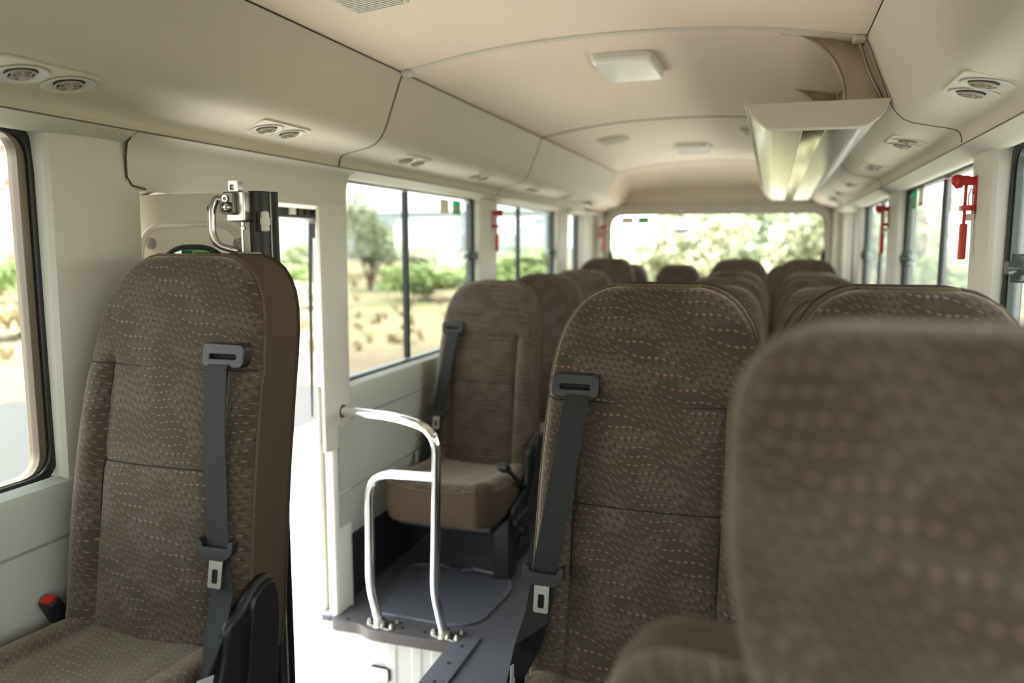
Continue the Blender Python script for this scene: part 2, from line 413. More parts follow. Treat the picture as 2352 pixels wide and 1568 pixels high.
for s, nm in ((-1, 'wall_left'), (1, 'wall_right')):
    mb = MB()
    runs = [(Y0, 1.395), (DY1 + 0.02, Y1)] if s < 0 else [(Y0, Y1)]
    for a, b in runs:
        mb.sweep(LOWER, [a, b], PX(s), 0)
        mb.sweep([(0.91, 0.26), (0.93, 0.20), (0.935, 0.0)], [a, b], PX(s), 1)
        mb.sweep([(0.972, -0.35), (0.972, 0.78), (0.945, 0.777)], [a, b], PX(s), 2)
    hruns = [(Y0, 1.345), (2.255, Y1)] if s < 0 else [(Y0, Y1)]
    for a, b in hruns: mb.sweep(HEAD, [a, b], PX(s), 3)
    mb.sweep([(0.945, 1.462), (0.975, 1.462), (0.98, 1.52)], [Y0, Y1], PX(s), 2)
    for a, b in pillars[s]:
        # full profile round the pillar; leans inward towards the top
        rows = []
        for z in (0.77, 0.80, 1.0, 1.2, 1.38, 1.44, 1.475):
            k = (z - 0.77) / 0.7; uo = 0.905 - 0.012 * k; ext = 0.012 * max(0, (z - 1.40) / 0.07) ** 2
            e = 0.022; ring = [(0.95, a - ext), (uo + 0.012, a + 0.003 - ext), (uo + 0.003, a + 0.010 - ext), (uo, a + e + 0.01), (uo - 0.004, (a + b) / 2), (uo, b - e - 0.01), (uo + 0.003, b - 0.010 + ext), (uo + 0.012, b - 0.003 + ext), (0.95, b + ext)]
            rows.append([(XC + s * u, y, z) for u, y in ring])
        n = len(rows[0]); vs_ = [v for r in rows for v in r]
        mb.add(vs_, [(i * n + k, i * n + k + 1, (i + 1) * n + k + 1, (i + 1) * n + k) for i in range(len(rows) - 1) for k in range(n - 1)], 3)
        mb.add([(XC + s * 0.972, a, 0.77), (XC + s * 0.972, b, 0.77), (XC + s * 0.972, b, 1.47), (XC + s * 0.972, a, 1.47)], [(0, 1, 2, 3)], 2)
    o = mb.build(nm, [M['panel'], M['kick'], M['body'], M['trim']], smooth=30, recalc=False)
    struct(o, 'pale plastic trimmed side wall of the bus')
# header panel above the entrance
mb = MB()
pr = [(0.852, 1.476), (0.868, 1.470), (0.882, 1.456), (0.888, 1.425), (0.892, 1.375), (0.900, 1.358), (0.930, 1.352), (1.02, 1.352), (1.02, 1.36)]
ys = seq(1.345, 2.255, 6)
mb.sweep(pr, ys, PX(-1))
o = struct(mb.build('wall_door_header', M['trim'], recalc=False), 'plain trim panel above the entrance door')
mb = MB()
mb.tube([(XC - 0.853, 1.342, 1.477), (XC - 0.868, 1.342, 1.470), (XC - 0.882, 1.342, 1.456), (XC - 0.888, 1.342, 1.425), (XC - 0.891, 1.345, 1.385), (XC - 0.893, 1.36, 1.368), (XC - 0.895, 1.40, 1.362)], 0.0024, 6)
struct(mb.build('trim_header_seam', plain('header_seam', (84, 78, 66), 0.8)))
# rear pillar of the doorway
mb = MB()
ring = [(-1.47, 2.30), (-1.465, 2.285), (-1.40, 2.20), (-1.352, 2.122), (-1.343, 2.108), (-1.332, 2.108), (-1.328, 2.122), (-1.326, 2.19), (-1.327, 2.252), (-1.334, 2.266), (-1.37, 2.27)]
rows = []
for z in (0.578, 0.60, 1.0, 1.34, 1.37, 1.43, 1.472):
    k = max(0, z - 0.77) / 0.7; ex = 0.0 if z < 1.44 else 0.01
    rows.append([(min(x, XC - 0.888) if z < 1.44 else min(x, XC - 0.872), y + (0.012 * k if y > 2.24 and x > -1.36 else 0), z) for x, y in ring])
n = len(ring)
mb.add([v for r in rows for v in r], [(i * n + k, i * n + k + 1, (i + 1) * n + k + 1, (i + 1) * n + k) for i in range(len(rows) - 1) for k in range(n - 1)])
mb.add(rows[0], [tuple(range(n))])
struct(mb.build('trim_door_pillar', M['trim'], recalc=False, bevel=0.0), 'moulded plastic pillar cover at the rear edge of the doorway')
mb = MB()
mb.prism([(-1.48, 2.31), (-1.475, 2.285), (-1.40, 2.205), (-1.352, 2.155), (-1.338, 2.150), (-1.332, 2.16), (-1.332, 2.255), (-1.37, 2.262)], lambda p, q, h: (p, q, h), -0.42, 0.60)
struct(mb.build('trim_door_jamb', M['body'], bevel=0.004), 'pale painted lower door jamb beside the step')
mb = MB(); mb.prism([(-1.485, 2.33), (-1.475, 2.285), (-1.455, 2.29), (-1.455, 2.33)], lambda p, q, h: (p, q, h), -0.5, 1.40)
struct(mb.build('trim_body_flange', M['body'], bevel=0.003))
mb = MB()
mb.tube(smooth_path([(-1.478, 2.285, 1.33), (-1.478, 2.272, 1.10), (-1.47, 2.255, 0.90), (-1.462, 2.235, 0.66)], 0.1), [0.007] * 8 + [0.006] * 8 + [0.005, 0.003], 8)
struct(mb.build('trim_door_seal', M['rubber']), 'thin dark rubber seal down the outer door jamb')
# door track above the opening
tr = empty('door_2', (-1.43, 1.86, 1.345)); struct(tr, 'black track of the folding entrance door')
mb = MB(); mb.box((-0.028, -0.45, -0.022), (0.028, 0.40, 0.016)); mb.build('track', M['rubber'], tr, bevel=0.004)
mb = MB(); mb.prism(roundpoly([(0.36, 0.014), (0.40, 0.014), (0.40, -0.085), (0.385, -0.085), (0.372, -0.03), (0.33, -0.02)], 0.012, 4), lambda p, q, h: (h, p, q), -0.02, 0.02); mb.build('track_stop', M['rubber'], tr)
mb = MB(); mb.box((0.026, 0.19, -0.012), (0.036, 0.22, 0.010)); mb.build('clip', M['cream'], tr, bevel=0.002)
for ry in (0.25, 0.29, 0.33):
    mb = MB(); mb.lathe((0.026, ry, -0.003), (1, 0, 0), [(0.012, 0), (0.012, 0.006), (0.005, 0.008)], 14); mb.build('roller', M['black'], tr)

# roof skin outside, lower body skirt
mb = MB()
arch = [(-0.98, 1.50), (-0.965, 1.75), (-0.88, 1.88), (-0.6, 1.95), (0, 1.99), (0.6, 1.95), (0.88, 1.88), (0.965, 1.75), (0.98, 1.50)]
mb.sweep(arch, [Y0 - 0.05, Y1 + 0.12], PX(1))
mb.add([(XC + u, Y1 + 0.12, z) for u, z in arch], [tuple(range(len(arch)))])
mb.add([(XC + u, Y0 - 0.05, z) for u, z in arch], [tuple(range(len(arch)))])
struct(mb.build('roof', M['body'], smooth=50, recalc=False))
# windscreen end, behind the viewpoint; opening kept low to dim the front seats
mb = MB(); mb.box((-1.40, Y0 - 0.06, -0.3), (0.54, Y0, 1.06)); mb.box((-1.40, Y0 - 0.06, 1.40), (0.54, Y0, 1.95))
struct(mb.build('wall_front', M['panel']))

# ------------------------------------------------------------------ ceiling, ducts, rear dome
HW = 0.628
def zc(u):
    k = min(1.0, abs(u) / HW); return 1.806 - 0.062 * k ** 2.3
us = seq(-HW - 0.012, HW + 0.012, 28)
mb = MB()
ribsY = (2.15, 3.62, 5.50)
for a, b in ((Y0, 2.147), (2.153, 3.617), (3.623, 5.50)):
    mb.sweep([(u, zc(u)) for u in us], seq(a, b, 2), PX(1))
struct(mb.build('ceiling', M['headliner'], smooth=60, recalc=False), 'cream vinyl headlining in panels')
for i, y in enumerate(ribsY):
    mb = MB(); w = 0.017 if i == 0 else 0.006; h = 0.006 if i == 0 else 0.004
    for (yy, dz) in [(None, None)]:
        pts = seq(-HW, HW, 26)
        rows = [[(XC + u, y + dy, zc(u) - dzz) for u in pts] for dy, dzz in ((-w, -0.003), (-w * 0.9, h * 0.6), (-w * 0.3, h), (w * 0.3, h), (w * 0.9, h * 0.6), (w, -0.003))]
        n = len(pts); mb.add([v for r in rows for v in r], [(a * n + k, a * n + k + 1, (a + 1) * n + k + 1, (a + 1) * n + k) for a in range(5) for k in range(n - 1)])
    struct(mb.build('trim_ceiling_rib', M['duct'] if i == 0 else plain('rib_grey', (140, 128, 108), 0.6), smooth=50, recalc=False))
for s, u0 in ((-1, -HW), (1, HW)):
    mb = MB(); mb.prism(rrect(0, 0, 0.044, 0.030, 0.008), lambda p, q, h: (XC + u0 + s * (-0.016 + q), 2.15 + p, h), zc(HW) - 0.009, zc(HW) + 0.003)
    struct(mb.build('trim_rib_end', M['trim'], bevel=0.002))
DUCT = [(0.632, 1.758), (0.6285, 1.742), (0.632, 1.734), (0.640, 1.716), (0.655, 1.676), (0.672, 1.630), (0.684, 1.598), (0.694, 1.576), (0.706, 1.558), (0.722, 1.544), (0.742, 1.535), (0.78, 1.5265), (0.820, 1.5185), (0.838, 1.513), (0.846, 1.505), (0.850, 1.492), (0.851, 1.479), (0.856, 1.474)]
for s, nm in ((-1, 'left'), (1, 'right')):
    segs = [(Y0, 2.147), (2.153, 3.617), (3.623, 5.47)]
    for k, (a, b) in enumerate(segs):
        mb = MB(); yy = [a, a + 0.006, b - 0.006, b]
        mb.sweep(DUCT, [a + 0.003, b - 0.003], PX(s))
        # turned-in ends
        for y in (a, b):
            din = [(u + 0.012, z + 0.010) for u, z in DUCT]; n = len(DUCT); ys_ = y + (0.003 if y == a else -0.003)
            mb.add([PX(s)(p, q, ys_) for p, q in DUCT] + [PX(s)(p, q, y) for p, q in [(u + 0.004, z + 0.003) for u, z in DUCT]] + [PX(s)(p, q, y) for p, q in din], [(i, i + 1, n + i + 1, n + i) for i in range(n - 1)] + [(n + i, n + i + 1, 2 * n + i + 1, 2 * n + i) for i in range(n - 1)])
        struct(mb.build('trim_duct_' + nm, M['duct'], smooth=50, recalc=False), 'moulded beige air duct panel along the roof edge')
    mb = MB(); mb.sweep([(u + 0.022, z + 0.014) for u, z in DUCT], [Y0, 5.55], PX(s)); struct(mb.build('trim_duct_shade_back_' + nm, M['dark'], recalc=False))  # dark sheet added behind the ducts so the gaps look shaded
SEAM = plain('painted_seam_shade', (58, 52, 44), 0.8)  # dark tubes below put the shade of the panel gaps in as colour
for s, nm in ((-1, 'left'), (1, 'right')):
    for y in (2.150, 3.620):
        mb = MB(); mb.tube([(XC + s * (u + 0.0012), y, z + 0.0012) for u, z in DUCT[1:-1]], 0.0024, 6); struct(mb.build('trim_duct_seam_' + nm, SEAM))
    mb = MB(); mb.tube([(XC + s * 0.6285, y, 1.7445) for y in (Y0, 5.47)], 0.0020, 6); struct(mb.build('trim_ceiling_seam_' + nm, SEAM))
    mb = MB(); mb.tube([(XC + s * 0.8515, y, 1.4785) for y in (Y0, 5.6)], 0.0018, 6); struct(mb.build('trim_header_gap_' + nm, plain('header_groove', (112, 104, 86), 0.8)))
# rear dome panel
def ztop(u):
    a = abs(u)
    return zc(u) if a <= HW else interp([(HW, 1.744), (0.66, 1.66), (0.70, 1.567), (0.74, 1.536), (0.85, 1.50), (0.93, 1.49)], a)
mb = MB(); un = seq(-0.93, 0.93, 60); tn = seq(0, 1, 14); n = len(un); vs_ = []
for t in tn:
    for u in un:
        z0 = ztop(u); k = 1 - math.cos(t * PI / 2) ; k = t ** 1.9
        edge = max(0, min(1, (0.93 - abs(u)) / 0.30))
        y = 5.475 + 0.625 * math.sin(t * PI / 2) ** 0.9 - 0.0 * edge
        vs_.append((XC + u, y, lerp(z0, 1.522 if z0 > 1.522 else z0 * 0.5 + 1.522 * 0.5 - 0.02, k)))
mb.add(vs_, [(i * n + k, i * n + k + 1, (i + 1) * n + k + 1, (i + 1) * n + k) for i in range(14) for k in range(n - 1)])
struct(mb.build('ceiling_rear_dome', M['headliner'], smooth=60, recalc=False), 'curved end panel of the headlining above the rear window')
# rear wall with a rounded window opening
RW0, RW1, RZ0, RZ1 = -0.795, 0.795, 0.84, 1.480
inner = rrect(0, (RZ0 + RZ1) / 2, RW1 - RW0, RZ1 - RZ0, 0.115, 10)
def outer_of(p, q):
    cx, cz = 0, (RZ0 + RZ1) / 2; dx, dz = p - cx, q - cz; k = min(0.96 / abs(dx) if dx else 99, (0.44 if dz > 0 else 1.3) / abs(dz) if dz else 99); return (cx + dx * k, cz + dz * k)
mb = MB(); mb.ring([outer_of(p, q) for p, q in inner], inner, lambda p, q, h: (XC + p, h, q), 6.085, 6.13)
lip = rrect(0, (RZ0 + RZ1) / 2 + 0.01, RW1 - RW0 + 0.075, RZ1 - RZ0 + 0.085, 0.14, 10)
mb.ring(lip, inner, lambda p, q, h: (XC + p, h, q), 6.060, 6.09)
mb.box((-1.40, 6.088, -0.35), (0.54, 6.13, 0.80))
struct(mb.build('wall_rear', M['trim'], bevel=0.006), 'pale rear wall round the back window')
mb = MB()
mb.tube([(XC + u, 6.065 - 0.02 * (abs(u) / 0.9) ** 4, 1.522) for u in seq(-0.9, 0.9, 20)], 0.016, 10)
struct(mb.build('trim_rear_header', M['trim']))
for s in (-1, 1):
    mb = MB(); mb.prism(roundpoly([(0.835, 6.10), (0.835, 6.02), (0.86, 5.97), (0.95, 5.95), (0.95, 6.10)], 0.02, 4), lambda p, q, h: (XC + s * p, q, h), 0.0, 1.50)
    struct(mb.build('trim_rear_corner', M['trim']))

# ------------------------------------------------------------------ windows
def window(n, s, a, b, div=None, latch=None, big=False, glass='glass'):
    cy_, cz = (a + b) / 2, (ZB + ZT) / 2
    w = empty('window_%d' % n, (XC + s * 0.935, cy_, cz)); struct(w, 'side window with dark rubber frame')
    fn = lambda p, q, h: (h * s, p, q)
    W, H = b - a, ZT - ZB
    r = 0.055
    mb = MB(); mb.ring(rrect(0, 0, W + 0.02, H + 0.02, r + 0.01), rrect(0, 0, W - 0.016, H - 0.016, r), fn, -0.004, 0.012); mb.build('frame_seal', M['seal'], w, bevel=0.003)
    mb = MB(); mb.ring(rrect(0, 0, W - 0.018, H - 0.016, r), rrect(0, 0, W - (0.052 if big else 0.034), H - 0.020, r - 0.010), fn, 0.004, 0.030); mb.build('window_frame', M['frame_bronze'] if big else M['frame_grey'], w, bevel=0.002)
    mb = MB(); mb.prism(rrect(0, 0, W - 0.03, H - 0.02, r - 0.006), fn, 0.016, 0.020); mb.build('pane', M[glass], w)
    if div is not None:
        mb = MB(); mb.box((min(0.006 * s, 0.03 * s), div - cy_ - 0.007, -H / 2 + 0.012), (max(0.006 * s, 0.03 * s), div - cy_ + 0.007, H / 2 - 0.012)); mb.build('divider', M['seal'], w, bevel=0.003)
    if latch is not None:
        ly, lz, dr = latch; l = MB()
        l.prism(rrect(0, 0, 0.042, 0.030, 0.008), lambda p, q, h: (-s * h, ly - cy_ + p, lz - cz + q), -0.01, 0.022)
        lo = l.build('latch', M['black'], w, bevel=0.003)
        l = MB(); l.prism(rrect(0, 0, 0.010, 0.062, 0.004), lambda p, q, h: (-s * h, ly - cy_ + dr * 0.030 + p, lz - cz + q), -0.012, 0.020); l.build('grip_plate', M['black'], lo, bevel=0.002)
        l = MB(); l.lathe((0, ly - cy_ + dr * 0.034, lz - cz), (0, dr, 0), [(0.028, 0), (0.024, 0.006), (0.015, 0.014), (0.012, 0.024), (0.004, 0.028)], 18); l.build('knob', plain('smoked_knob', (70, 78, 76), 0.2), lo)
    return w
window(1, -1, -0.9, 1.155, big=True)
window(2, -1, 2.245, 3.50, 2.807, (3.478, 1.188, -1))
window(3, -1, 3.75, 4.93, 4.25, (4.905, 1.188, -1))
window(4, -1, 5.19, 5.60)
window(5, 1, -0.9, 0.75, big=True, glass='dusty_glass')
window(6, 1, 0.98, 2.04, 1.25, (1.945, 1.190, -1), glass='dusty_glass')
window(7, 1, 2.24, 3.50, 2.83, (3.44, 1.185, -1), glass='dusty_glass')
window(8, 1, 3.75, 4.93, 4.35, (4.88, 1.182, -1), glass='dusty_glass')
window(9, 1, 5.19, 5.60, glass='dusty_glass')
# rear window
w = empty('window_10', (XC, 6.11, (RZ0 + RZ1) / 2)); struct(w, 'wide rear window with rounded corners')
fn = lambda p, q, h: (p, h, q)
mb = MB(); mb.ring(rrect(0, 0, 1.60, 0.65, 0.118, 10), rrect(0, 0, 1.565, 0.615, 0.105, 10), fn, -0.012, 0.012); mb.build('frame_seal', M['frame_bronze'], w)
mb = MB(); mb.prism(rrect(0, 0, 1.59, 0.64, 0.11, 10), fn, 0.004, 0.009); mb.build('pane', M['glass'], w)
for s in (-1, 1):
    mb = MB(); mb.prism(roundpoly([(s * 0.745, -0.12), (s * 0.785, -0.12), (s * 0.785, 0.03), (s * 0.77, 0.03)], 0.01, 3), fn, -0.03, -0.012); mb.build('window_stop', M['black'], w)
wl = empty('window_11', (XC, Y0 - 0.03, 1.23)); struct(wl, 'windscreen')
mb = MB(); mb.prism(rrect(0, 0, 1.86, 0.33, 0.08), fn, -0.004, 0.004); mb.build('pane', M['glass'], wl)
mb = MB(); mb.ring(rrect(0, 0, 1.92, 0.34, 0.08), rrect(0, 0, 1.80, 0.30, 0.08), fn, -0.02, 0.02); mb.build('frame_seal', M['seal'], wl)

# stickers on the panes
def sticker(nm, fn, w, h, kind, label, group=None):
    o = empty(nm)
    P_ = rrect(0, 0, w, h, 0.003, 2); mb = MB(); mb.add([fn(p, q, 0) for p, q in P_], [tuple(range(len(P_)))]); mb.build('sheet', M['green'] if kind == 'g' else M['taupe'], o)
    if kind == 'g':
        P_ = rrect(0, -h * 0.18, w * 0.96, h * 0.50, 0.001, 1); mb = MB(); mb.add([fn(p, q, -0.0005) for p, q in P_], [tuple(range(len(P_)))]); mb.build('print_band', M['lime'], o)
        for k in (0.10, -0.30):
            mb = MB(); mb.prism(rrect(0, h * k, w * 0.7, h * 0.05, 0.001, 1), fn, -0.0009, -0.0006); mb.build('print_line', M['green'], o)
    elif kind == 'm':
        mb = MB(); mb.prism(rrect(-w * 0.08, -h * 0.42, w * 0.8, h * 0.14, 0.001, 1), fn, -0.0006, 0.0); mb.build('print_band', M['maroon'], o)
    tag(o, label, 'sticker', group); return o
gx = XC - 0.949
def at_side(s, y, z): return lambda p, q, h: (XC + s * (0.949 + h), y + p, z + q)
sticker('window_sticker', at_side(-1, 3.19, 1.408), 0.098, 0.062, 't', 'plain taupe sticker on the divided window beside the chrome rail', 'window stickers')
sticker('window_sticker', at_side(-1, 3.33, 1.408), 0.098, 0.064, 'g', 'green printed sticker on the divided window beside the chrome rail', 'window stickers')
sticker('window_sticker', at_side(1, 3.50 - 0.085, 1.414), 0.10, 0.072, 'g', 'tall green sticker on the window behind the front red hammer', 'window stickers')
sticker('window_sticker', at_side(1, 3.50 - 0.225, 1.418), 0.105, 0.066, 'm', 'taupe and maroon sticker on the window behind the front red hammer', 'window stickers')
rear = lambda x, z: (lambda p, q, h: (x + p, 6.112 + h, z + q))
sticker('window_sticker', rear(-1.086, 1.429), 0.098, 0.054, 't', 'plain taupe sticker in the corner of the rear window', 'window stickers')
sticker('window_sticker', rear(-0.962, 1.429), 0.092, 0.054, 'g', 'green and yellowish sticker in the corner of the rear window', 'window stickers')

# mirror outside the rear window
mr = empty('rear_mirror', (-0.715, 6.60, 1.397))
mb = MB(); mb.lathe((0, 0, 0), (0, -1, 0), [(0.02, -0.03), (0.07, -0.02), (0.096, 0.0), (0.098, 0.01), (0.094, 0.014)], 32)
for i, v in enumerate(mb.v): mb.v[i] = (v[0], v[1], v[2] * 0.78)
mb.build('housing', M['seal'], mr).rotation_euler = (math.radians(-27), 0, 0)
mb = MB(); mb.lathe((0, -0.014, 0), (0, -1, 0), [(0.079, 0), (0.07, 0.005), (0.035, 0.014), (0.004, 0.016)], 32)
for i, v in enumerate(mb.v): mb.v[i] = (v[0], v[1], v[2] * 0.78)
mb.build('glass', M['chrome'], mr).rotation_euler = (math.radians(-27), 0, 0)
mb = MB(); mb.tube(smooth_path([(-0.01, -0.01, 0.06), (-0.03, -0.02, 0.14), (-0.10, -0.385, 0.40)], 0.05), 0.009, 8); mb.build('arm', M['black'], mr)
tag(mr, 'round outside mirror hanging behind the rear window', 'mirror')

# ------------------------------------------------------------------ entrance door, folded
dr = empty('door_1', (-1.385, 1.42, -0.36)); struct(dr, 'folded two-leaf entrance door of cream painted metal')
def DF(p, q, h): return (p + 1.385, h, q + 0.36)         # p = world X, q = world Z, h = depth along Y from 1.42
LX0, LX1 = -1.383, -1.062
oz = 1.352
ovo = roundpoly([(LX0 + 0.006, -0.34), (LX1 - 0.0, -0.34), (LX1 - 0.0, oz), (LX0 + 0.006, oz)], 0.004, 12)
ovi = roundpoly([(-1.315, 0.80), (-1.125, 0.80), (-1.125, 1.235), (-1.315, 1.235)], [0.03, 0.03, 0.085, 0.085], 12)
mb = MB(); mb.ring(ovo, ovi, DF, 0.0, 0.022)
leaf = mb.build('door_leaf', M['paint'], dr, bevel=0.003)
# raised pressing round the window
po = roundpoly([(-1.372, 0.70), (-1.083, 0.70), (-1.083, 1.292), (-1.372, 1.292)], [0.03, 0.03, 0.08, 0.08], 12)
pi_ = roundpoly([(-1.360, 0.712), (-1.095, 0.712), (-1.095, 1.279), (-1.360, 1.279)], [0.03, 0.03, 0.075, 0.075], 12)
mb = MB()
n = len(po)
mb.add([DF(p, q, -0.001) for p, q in po] + [DF(lerp(a[0], b[0], .5), lerp(a[1], b[1], .5), -0.008) for a, b in zip(po, pi_)] + [DF(p, q, -0.001) for p, q in pi_], [(i, (i + 1) % n, n + (i + 1) % n, n + i) for i in range(n)] + [(n + i, n + (i + 1) % n, 2 * n + (i + 1) % n, 2 * n + i) for i in range(n)])
mb.build('pressing', M['paint'], leaf, smooth=60)
mb = MB(); mb.tube([DF(p, q, -0.001) for p, q in ovi], 0.006, 8, closed=True); mb.build('window_rubber', M['rubber'], leaf)
mb = MB(); mb.prism(ovi, DF, 0.008, 0.012); mb.build('pane', M['glass'], leaf)
for px, pz in ((-1.335, 1.243), (-1.098, 1.243)):
    mb = MB(); mb.lathe(DF(px, pz, 0), (0, -1, 0), [(0.013, 0), (0.013, 0.004), (0.009, 0.007), (0.003, 0.008)], 20); mb.build('plug', plain('grey_plug', (150, 142, 130), 0.5), leaf)
# second leaf folded behind the first
mb = MB(); mb.ring([(p + 0.012, q) for p, q in ovo], [(-1.262 + (p + 1.22) * 1.0, 1.02 + (q - 1.02) * 1.06) for p, q in ovi], DF, 0.055, 0.075); leaf2 = mb.build('door_leaf', M['paint'], dr, bevel=0.003)
mb = MB(); mb.prism([(-1.262 + (p + 1.22) * 1.0, 1.02 + (q - 1.02) * 1.06) for p, q in ovi], DF, 0.062, 0.066); mb.build('pane', M['glass'], leaf2)
def strip(x0, x1, h0, h1):
    m_ = MB(); m_.prism(roundpoly([(x0, h0), (lerp(x0, x1, .62), h0 - 0.006), (lerp(x0, x1, .68), h0 + 0.002), (x1, h0 + 0.006), (x1, h1), (x0, h1)], 0.004, 3), lambda p, q, h: (p + 1.385, q, h + 0.36), -0.34, oz + 0.002); return m_.build('rubber_edge', M['rubber'], dr, smooth=40)
strip(-1.068, -1.035, -0.004, 0.026); strip(-1.058, -1.026, 0.032, 0.046)
mb = MB(); mb.box(DF(-1.052, -0.34, 0.028), DF(-1.036, oz, 0.038)); mb.build('edge_channel', plain('door_channel', (190, 186, 166), 0.3, 0.5), dr)
for hz in (1.290, 0.520):
    mb = MB(); x0 = -1.031
    mb.lathe(DF(x0 + 0.003, hz - 0.020, -0.002), (0, 0, 1), [(0.006, -0.002), (0.0085, 0), (0.0085, 0.012), (0.0105, 0.0125), (0.0105, 0.027), (0.0085, 0.0275), (0.0085, 0.038), (0.005, 0.041), (0.001, 0.042)], 18)
    mb.box(DF(x0 - 0.012, hz - 0.02, 0.0), DF(x0 + 0.004, hz + 0.018, 0.006)); mb.build('hinge', M['cream'], dr)
# latch mechanism
lt = MB(); lt.prism(roundpoly([(-1.102, 1.352), (-1.056, 1.352), (-1.056, 1.288), (-1.102, 1.288)], 0.004, 3), DF, -0.034, 0.0)
lt = lt.build('door_latch', M['steel'], dr, bevel=0.003)
mb = MB(); mb.prism(roundpoly([(-1.100, 1.350), (-1.074, 1.350), (-1.074, 1.303), (-1.098, 1.303), (-1.112, 1.312), (-1.106, 1.338)], 0.005, 4), DF, -0.046, -0.034); mb.build('lock_plate', plain('dull_steel', (120, 114, 106), 0.35, 0.8), lt, bevel=0.002)
mb = MB(); mb.lathe(DF(-1.092, 1.336, -0.046), (0, -1, 0), [(0.0075, 0), (0.0075, 0.003), (0.004, 0.003), (0.004, 0.001), (0.002, 0.002)], 16)
mb.lathe(DF(-1.089, 1.318, -0.046), (0, -1, 0), [(0.0115, 0), (0.0115, 0.010), (0.008, 0.012), (0.008, 0.006), (0.004, 0.006), (0.003, 0.009)], 20); mb.build('lock_cylinder', M['steel'], lt)
mb = MB(); mb.ring(rrect(-1.085, 1.362, 0.024, 0.024, 0.003, 3), rrect(-1.088, 1.360, 0.010, 0.012, 0.002, 3), DF, -0.030, -0.012); mb.build('striker', M['steel'], lt)
mb = MB()
pth = smooth_path([DF(-1.096, 1.330, -0.036), DF(-1.118, 1.340, -0.040), DF(-1.127, 1.315, -0.048), DF(-1.127, 1.262, -0.050), DF(-1.118, 1.238, -0.046), DF(-1.096, 1.228, -0.026), DF(-1.090, 1.226, 0.0)], 0.02, 6)
mb.tube(pth, [0.0085] * len(pth), 12); mb.build('handle', plain('satin_handle', (196, 190, 182), 0.25, 0.9), lt)
mb = MB(); mb.lathe(DF(-1.128, 1.316, -0.045), (-1, 0, 0), [(0.007, 0), (0.007, 0.008), (0.003, 0.009)], 14); mb.build('release_button', M['green'], lt)
mb = MB(); mb.lathe(DF(-1.075, 1.208, -0.018), (0, 0, 1), [(0.0028, 0), (0.0028, 0.082), (0.004, 0.083)], 10)
mb.lathe(DF(-1.075, 1.272, -0.018), (0, 0, 1), [(0.0075, 0), (0.0075, 0.006), (0.005, 0.007), (0.005, 0.016)], 6)
mb.lathe(DF(-1.098, 1.294, -0.020), (0, -1, 0), [(0.007, 0), (0.007, 0.004), (0.003, 0.005)], 6); mb.build('rod', M['steel'], lt)
mb = MB(); mb.prism(rrect(-1.061, 1.125, 0.044, 0.200, 0.006, 4), DF, -0.030, 0.0); mb.build('rod_cover', plain('grey_cover', (158, 152, 142), 0.5), lt, bevel=0.004)
# sticker on the oval pane
ds = empty('door_sticker')
df2 = lambda p, q, h: (p, 1.42 + h, q)
mb = MB(); mb.prism(rrect(-1.216, 1.214, 0.086, 0.034, 0.003, 2), df2, 0.0070, 0.0078); mb.build('sheet', M['lime'], ds)
mb = MB(); mb.prism(rrect(-1.244, 1.213, 0.030, 0.028, 0.002, 2), df2, 0.0063, 0.0070); mb.build('green_block', M['green'], ds)
for k in range(3):
    mb = MB(); mb.prism(rrect(-1.200, 1.222 - k * 0.007, 0.048, 0.0028, 0.001, 1), df2, 0.0063, 0.0070); mb.build('print_line', M['green'], ds)
tag(ds, 'pale green printed sticker on the arched door pane', 'sticker')

# ------------------------------------------------------------------ chrome handrail
hr = empty('handrail', (-1.06, 2.15, 0.008))
def HP(x, z, y=2.135): return (x + 1.06, y - 2.15, z - 0.008)
R_ = 0.0155
mb = MB(); mb.tube(smooth_path([HP(-0.942, 0.02), HP(-0.972, 0.155), HP(-0.966, 0.30), HP(-0.957, 0.672), HP(-1.10, 0.702, 2.15), HP(-1.335, 0.697, 2.20)], [0, 0.05, 0.06, 0.125, 0.06, 0], 12), R_, 20); mb.build('tall_rail', M['chrome'], hr)
mb = MB(); mb.tube(smooth_path([HP(-1.170, 0.02), HP(-1.200, 0.145), HP(-1.196, 0.30), HP(-1.193, 0.519), HP(-0.962, 0.524)], [0, 0.05, 0.06, 0.085, 0], 12), R_, 20); mb.build('short_loop', M['chrome'], hr)
for fx in (-1.168, -0.940):
    mb = MB(); mb.lathe(HP(fx, 0.008), (0, 0, 1), [(0.026, 0), (0.026, 0.004), (0.021, 0.006), (0.020, 0.022), (0.016, 0.024)], 20)
    mb.prism(rrect(0, 0, 0.105, 0.040, 0.018), lambda p, q, h: HP(fx + p + 0.004, 0.008 + h, 2.135 + q - p * 0.15), 0, 0.005)
    ft = mb.build('foot', M['steel'], hr, bevel=0.001)
    for dx_, dy_ in ((-0.042, 0.008), (0.045, -0.006), (0.018, -0.016), (0.050, 0.028)):
        mb = MB(); p = HP(fx + dx_, 0.012, 2.135 + dy_); mb.lathe(p, (0, 0, 1), [(0.010, 0), (0.010, 0.002), (0.007, 0.0022), (0.007, 0.009), (0.004, 0.009), (0.004, 0.013)], 6); mb.build('bolt', M['steel'], ft)
mb = MB(); mb.prism(rrect(2.20, 0.697, 0.052, 0.105, 0.025), lambda p, q, h: (h + 1.06, p - 2.15, q - 0.008), -1.336, -1.3225); mb.lathe((-1.322 + 1.06, 2.20 - 2.15, 0.689), (1, 0, 0), [(0.022, 0), (0.019, 0.006), (0.0165, 0.007)], 20, 1); mb.build('wall_flange', [M['trim'], M['rubber']], hr, bevel=0.002)
tag(hr, 'bent chrome grab rail with a lower loop beside the entrance step', 'rail')

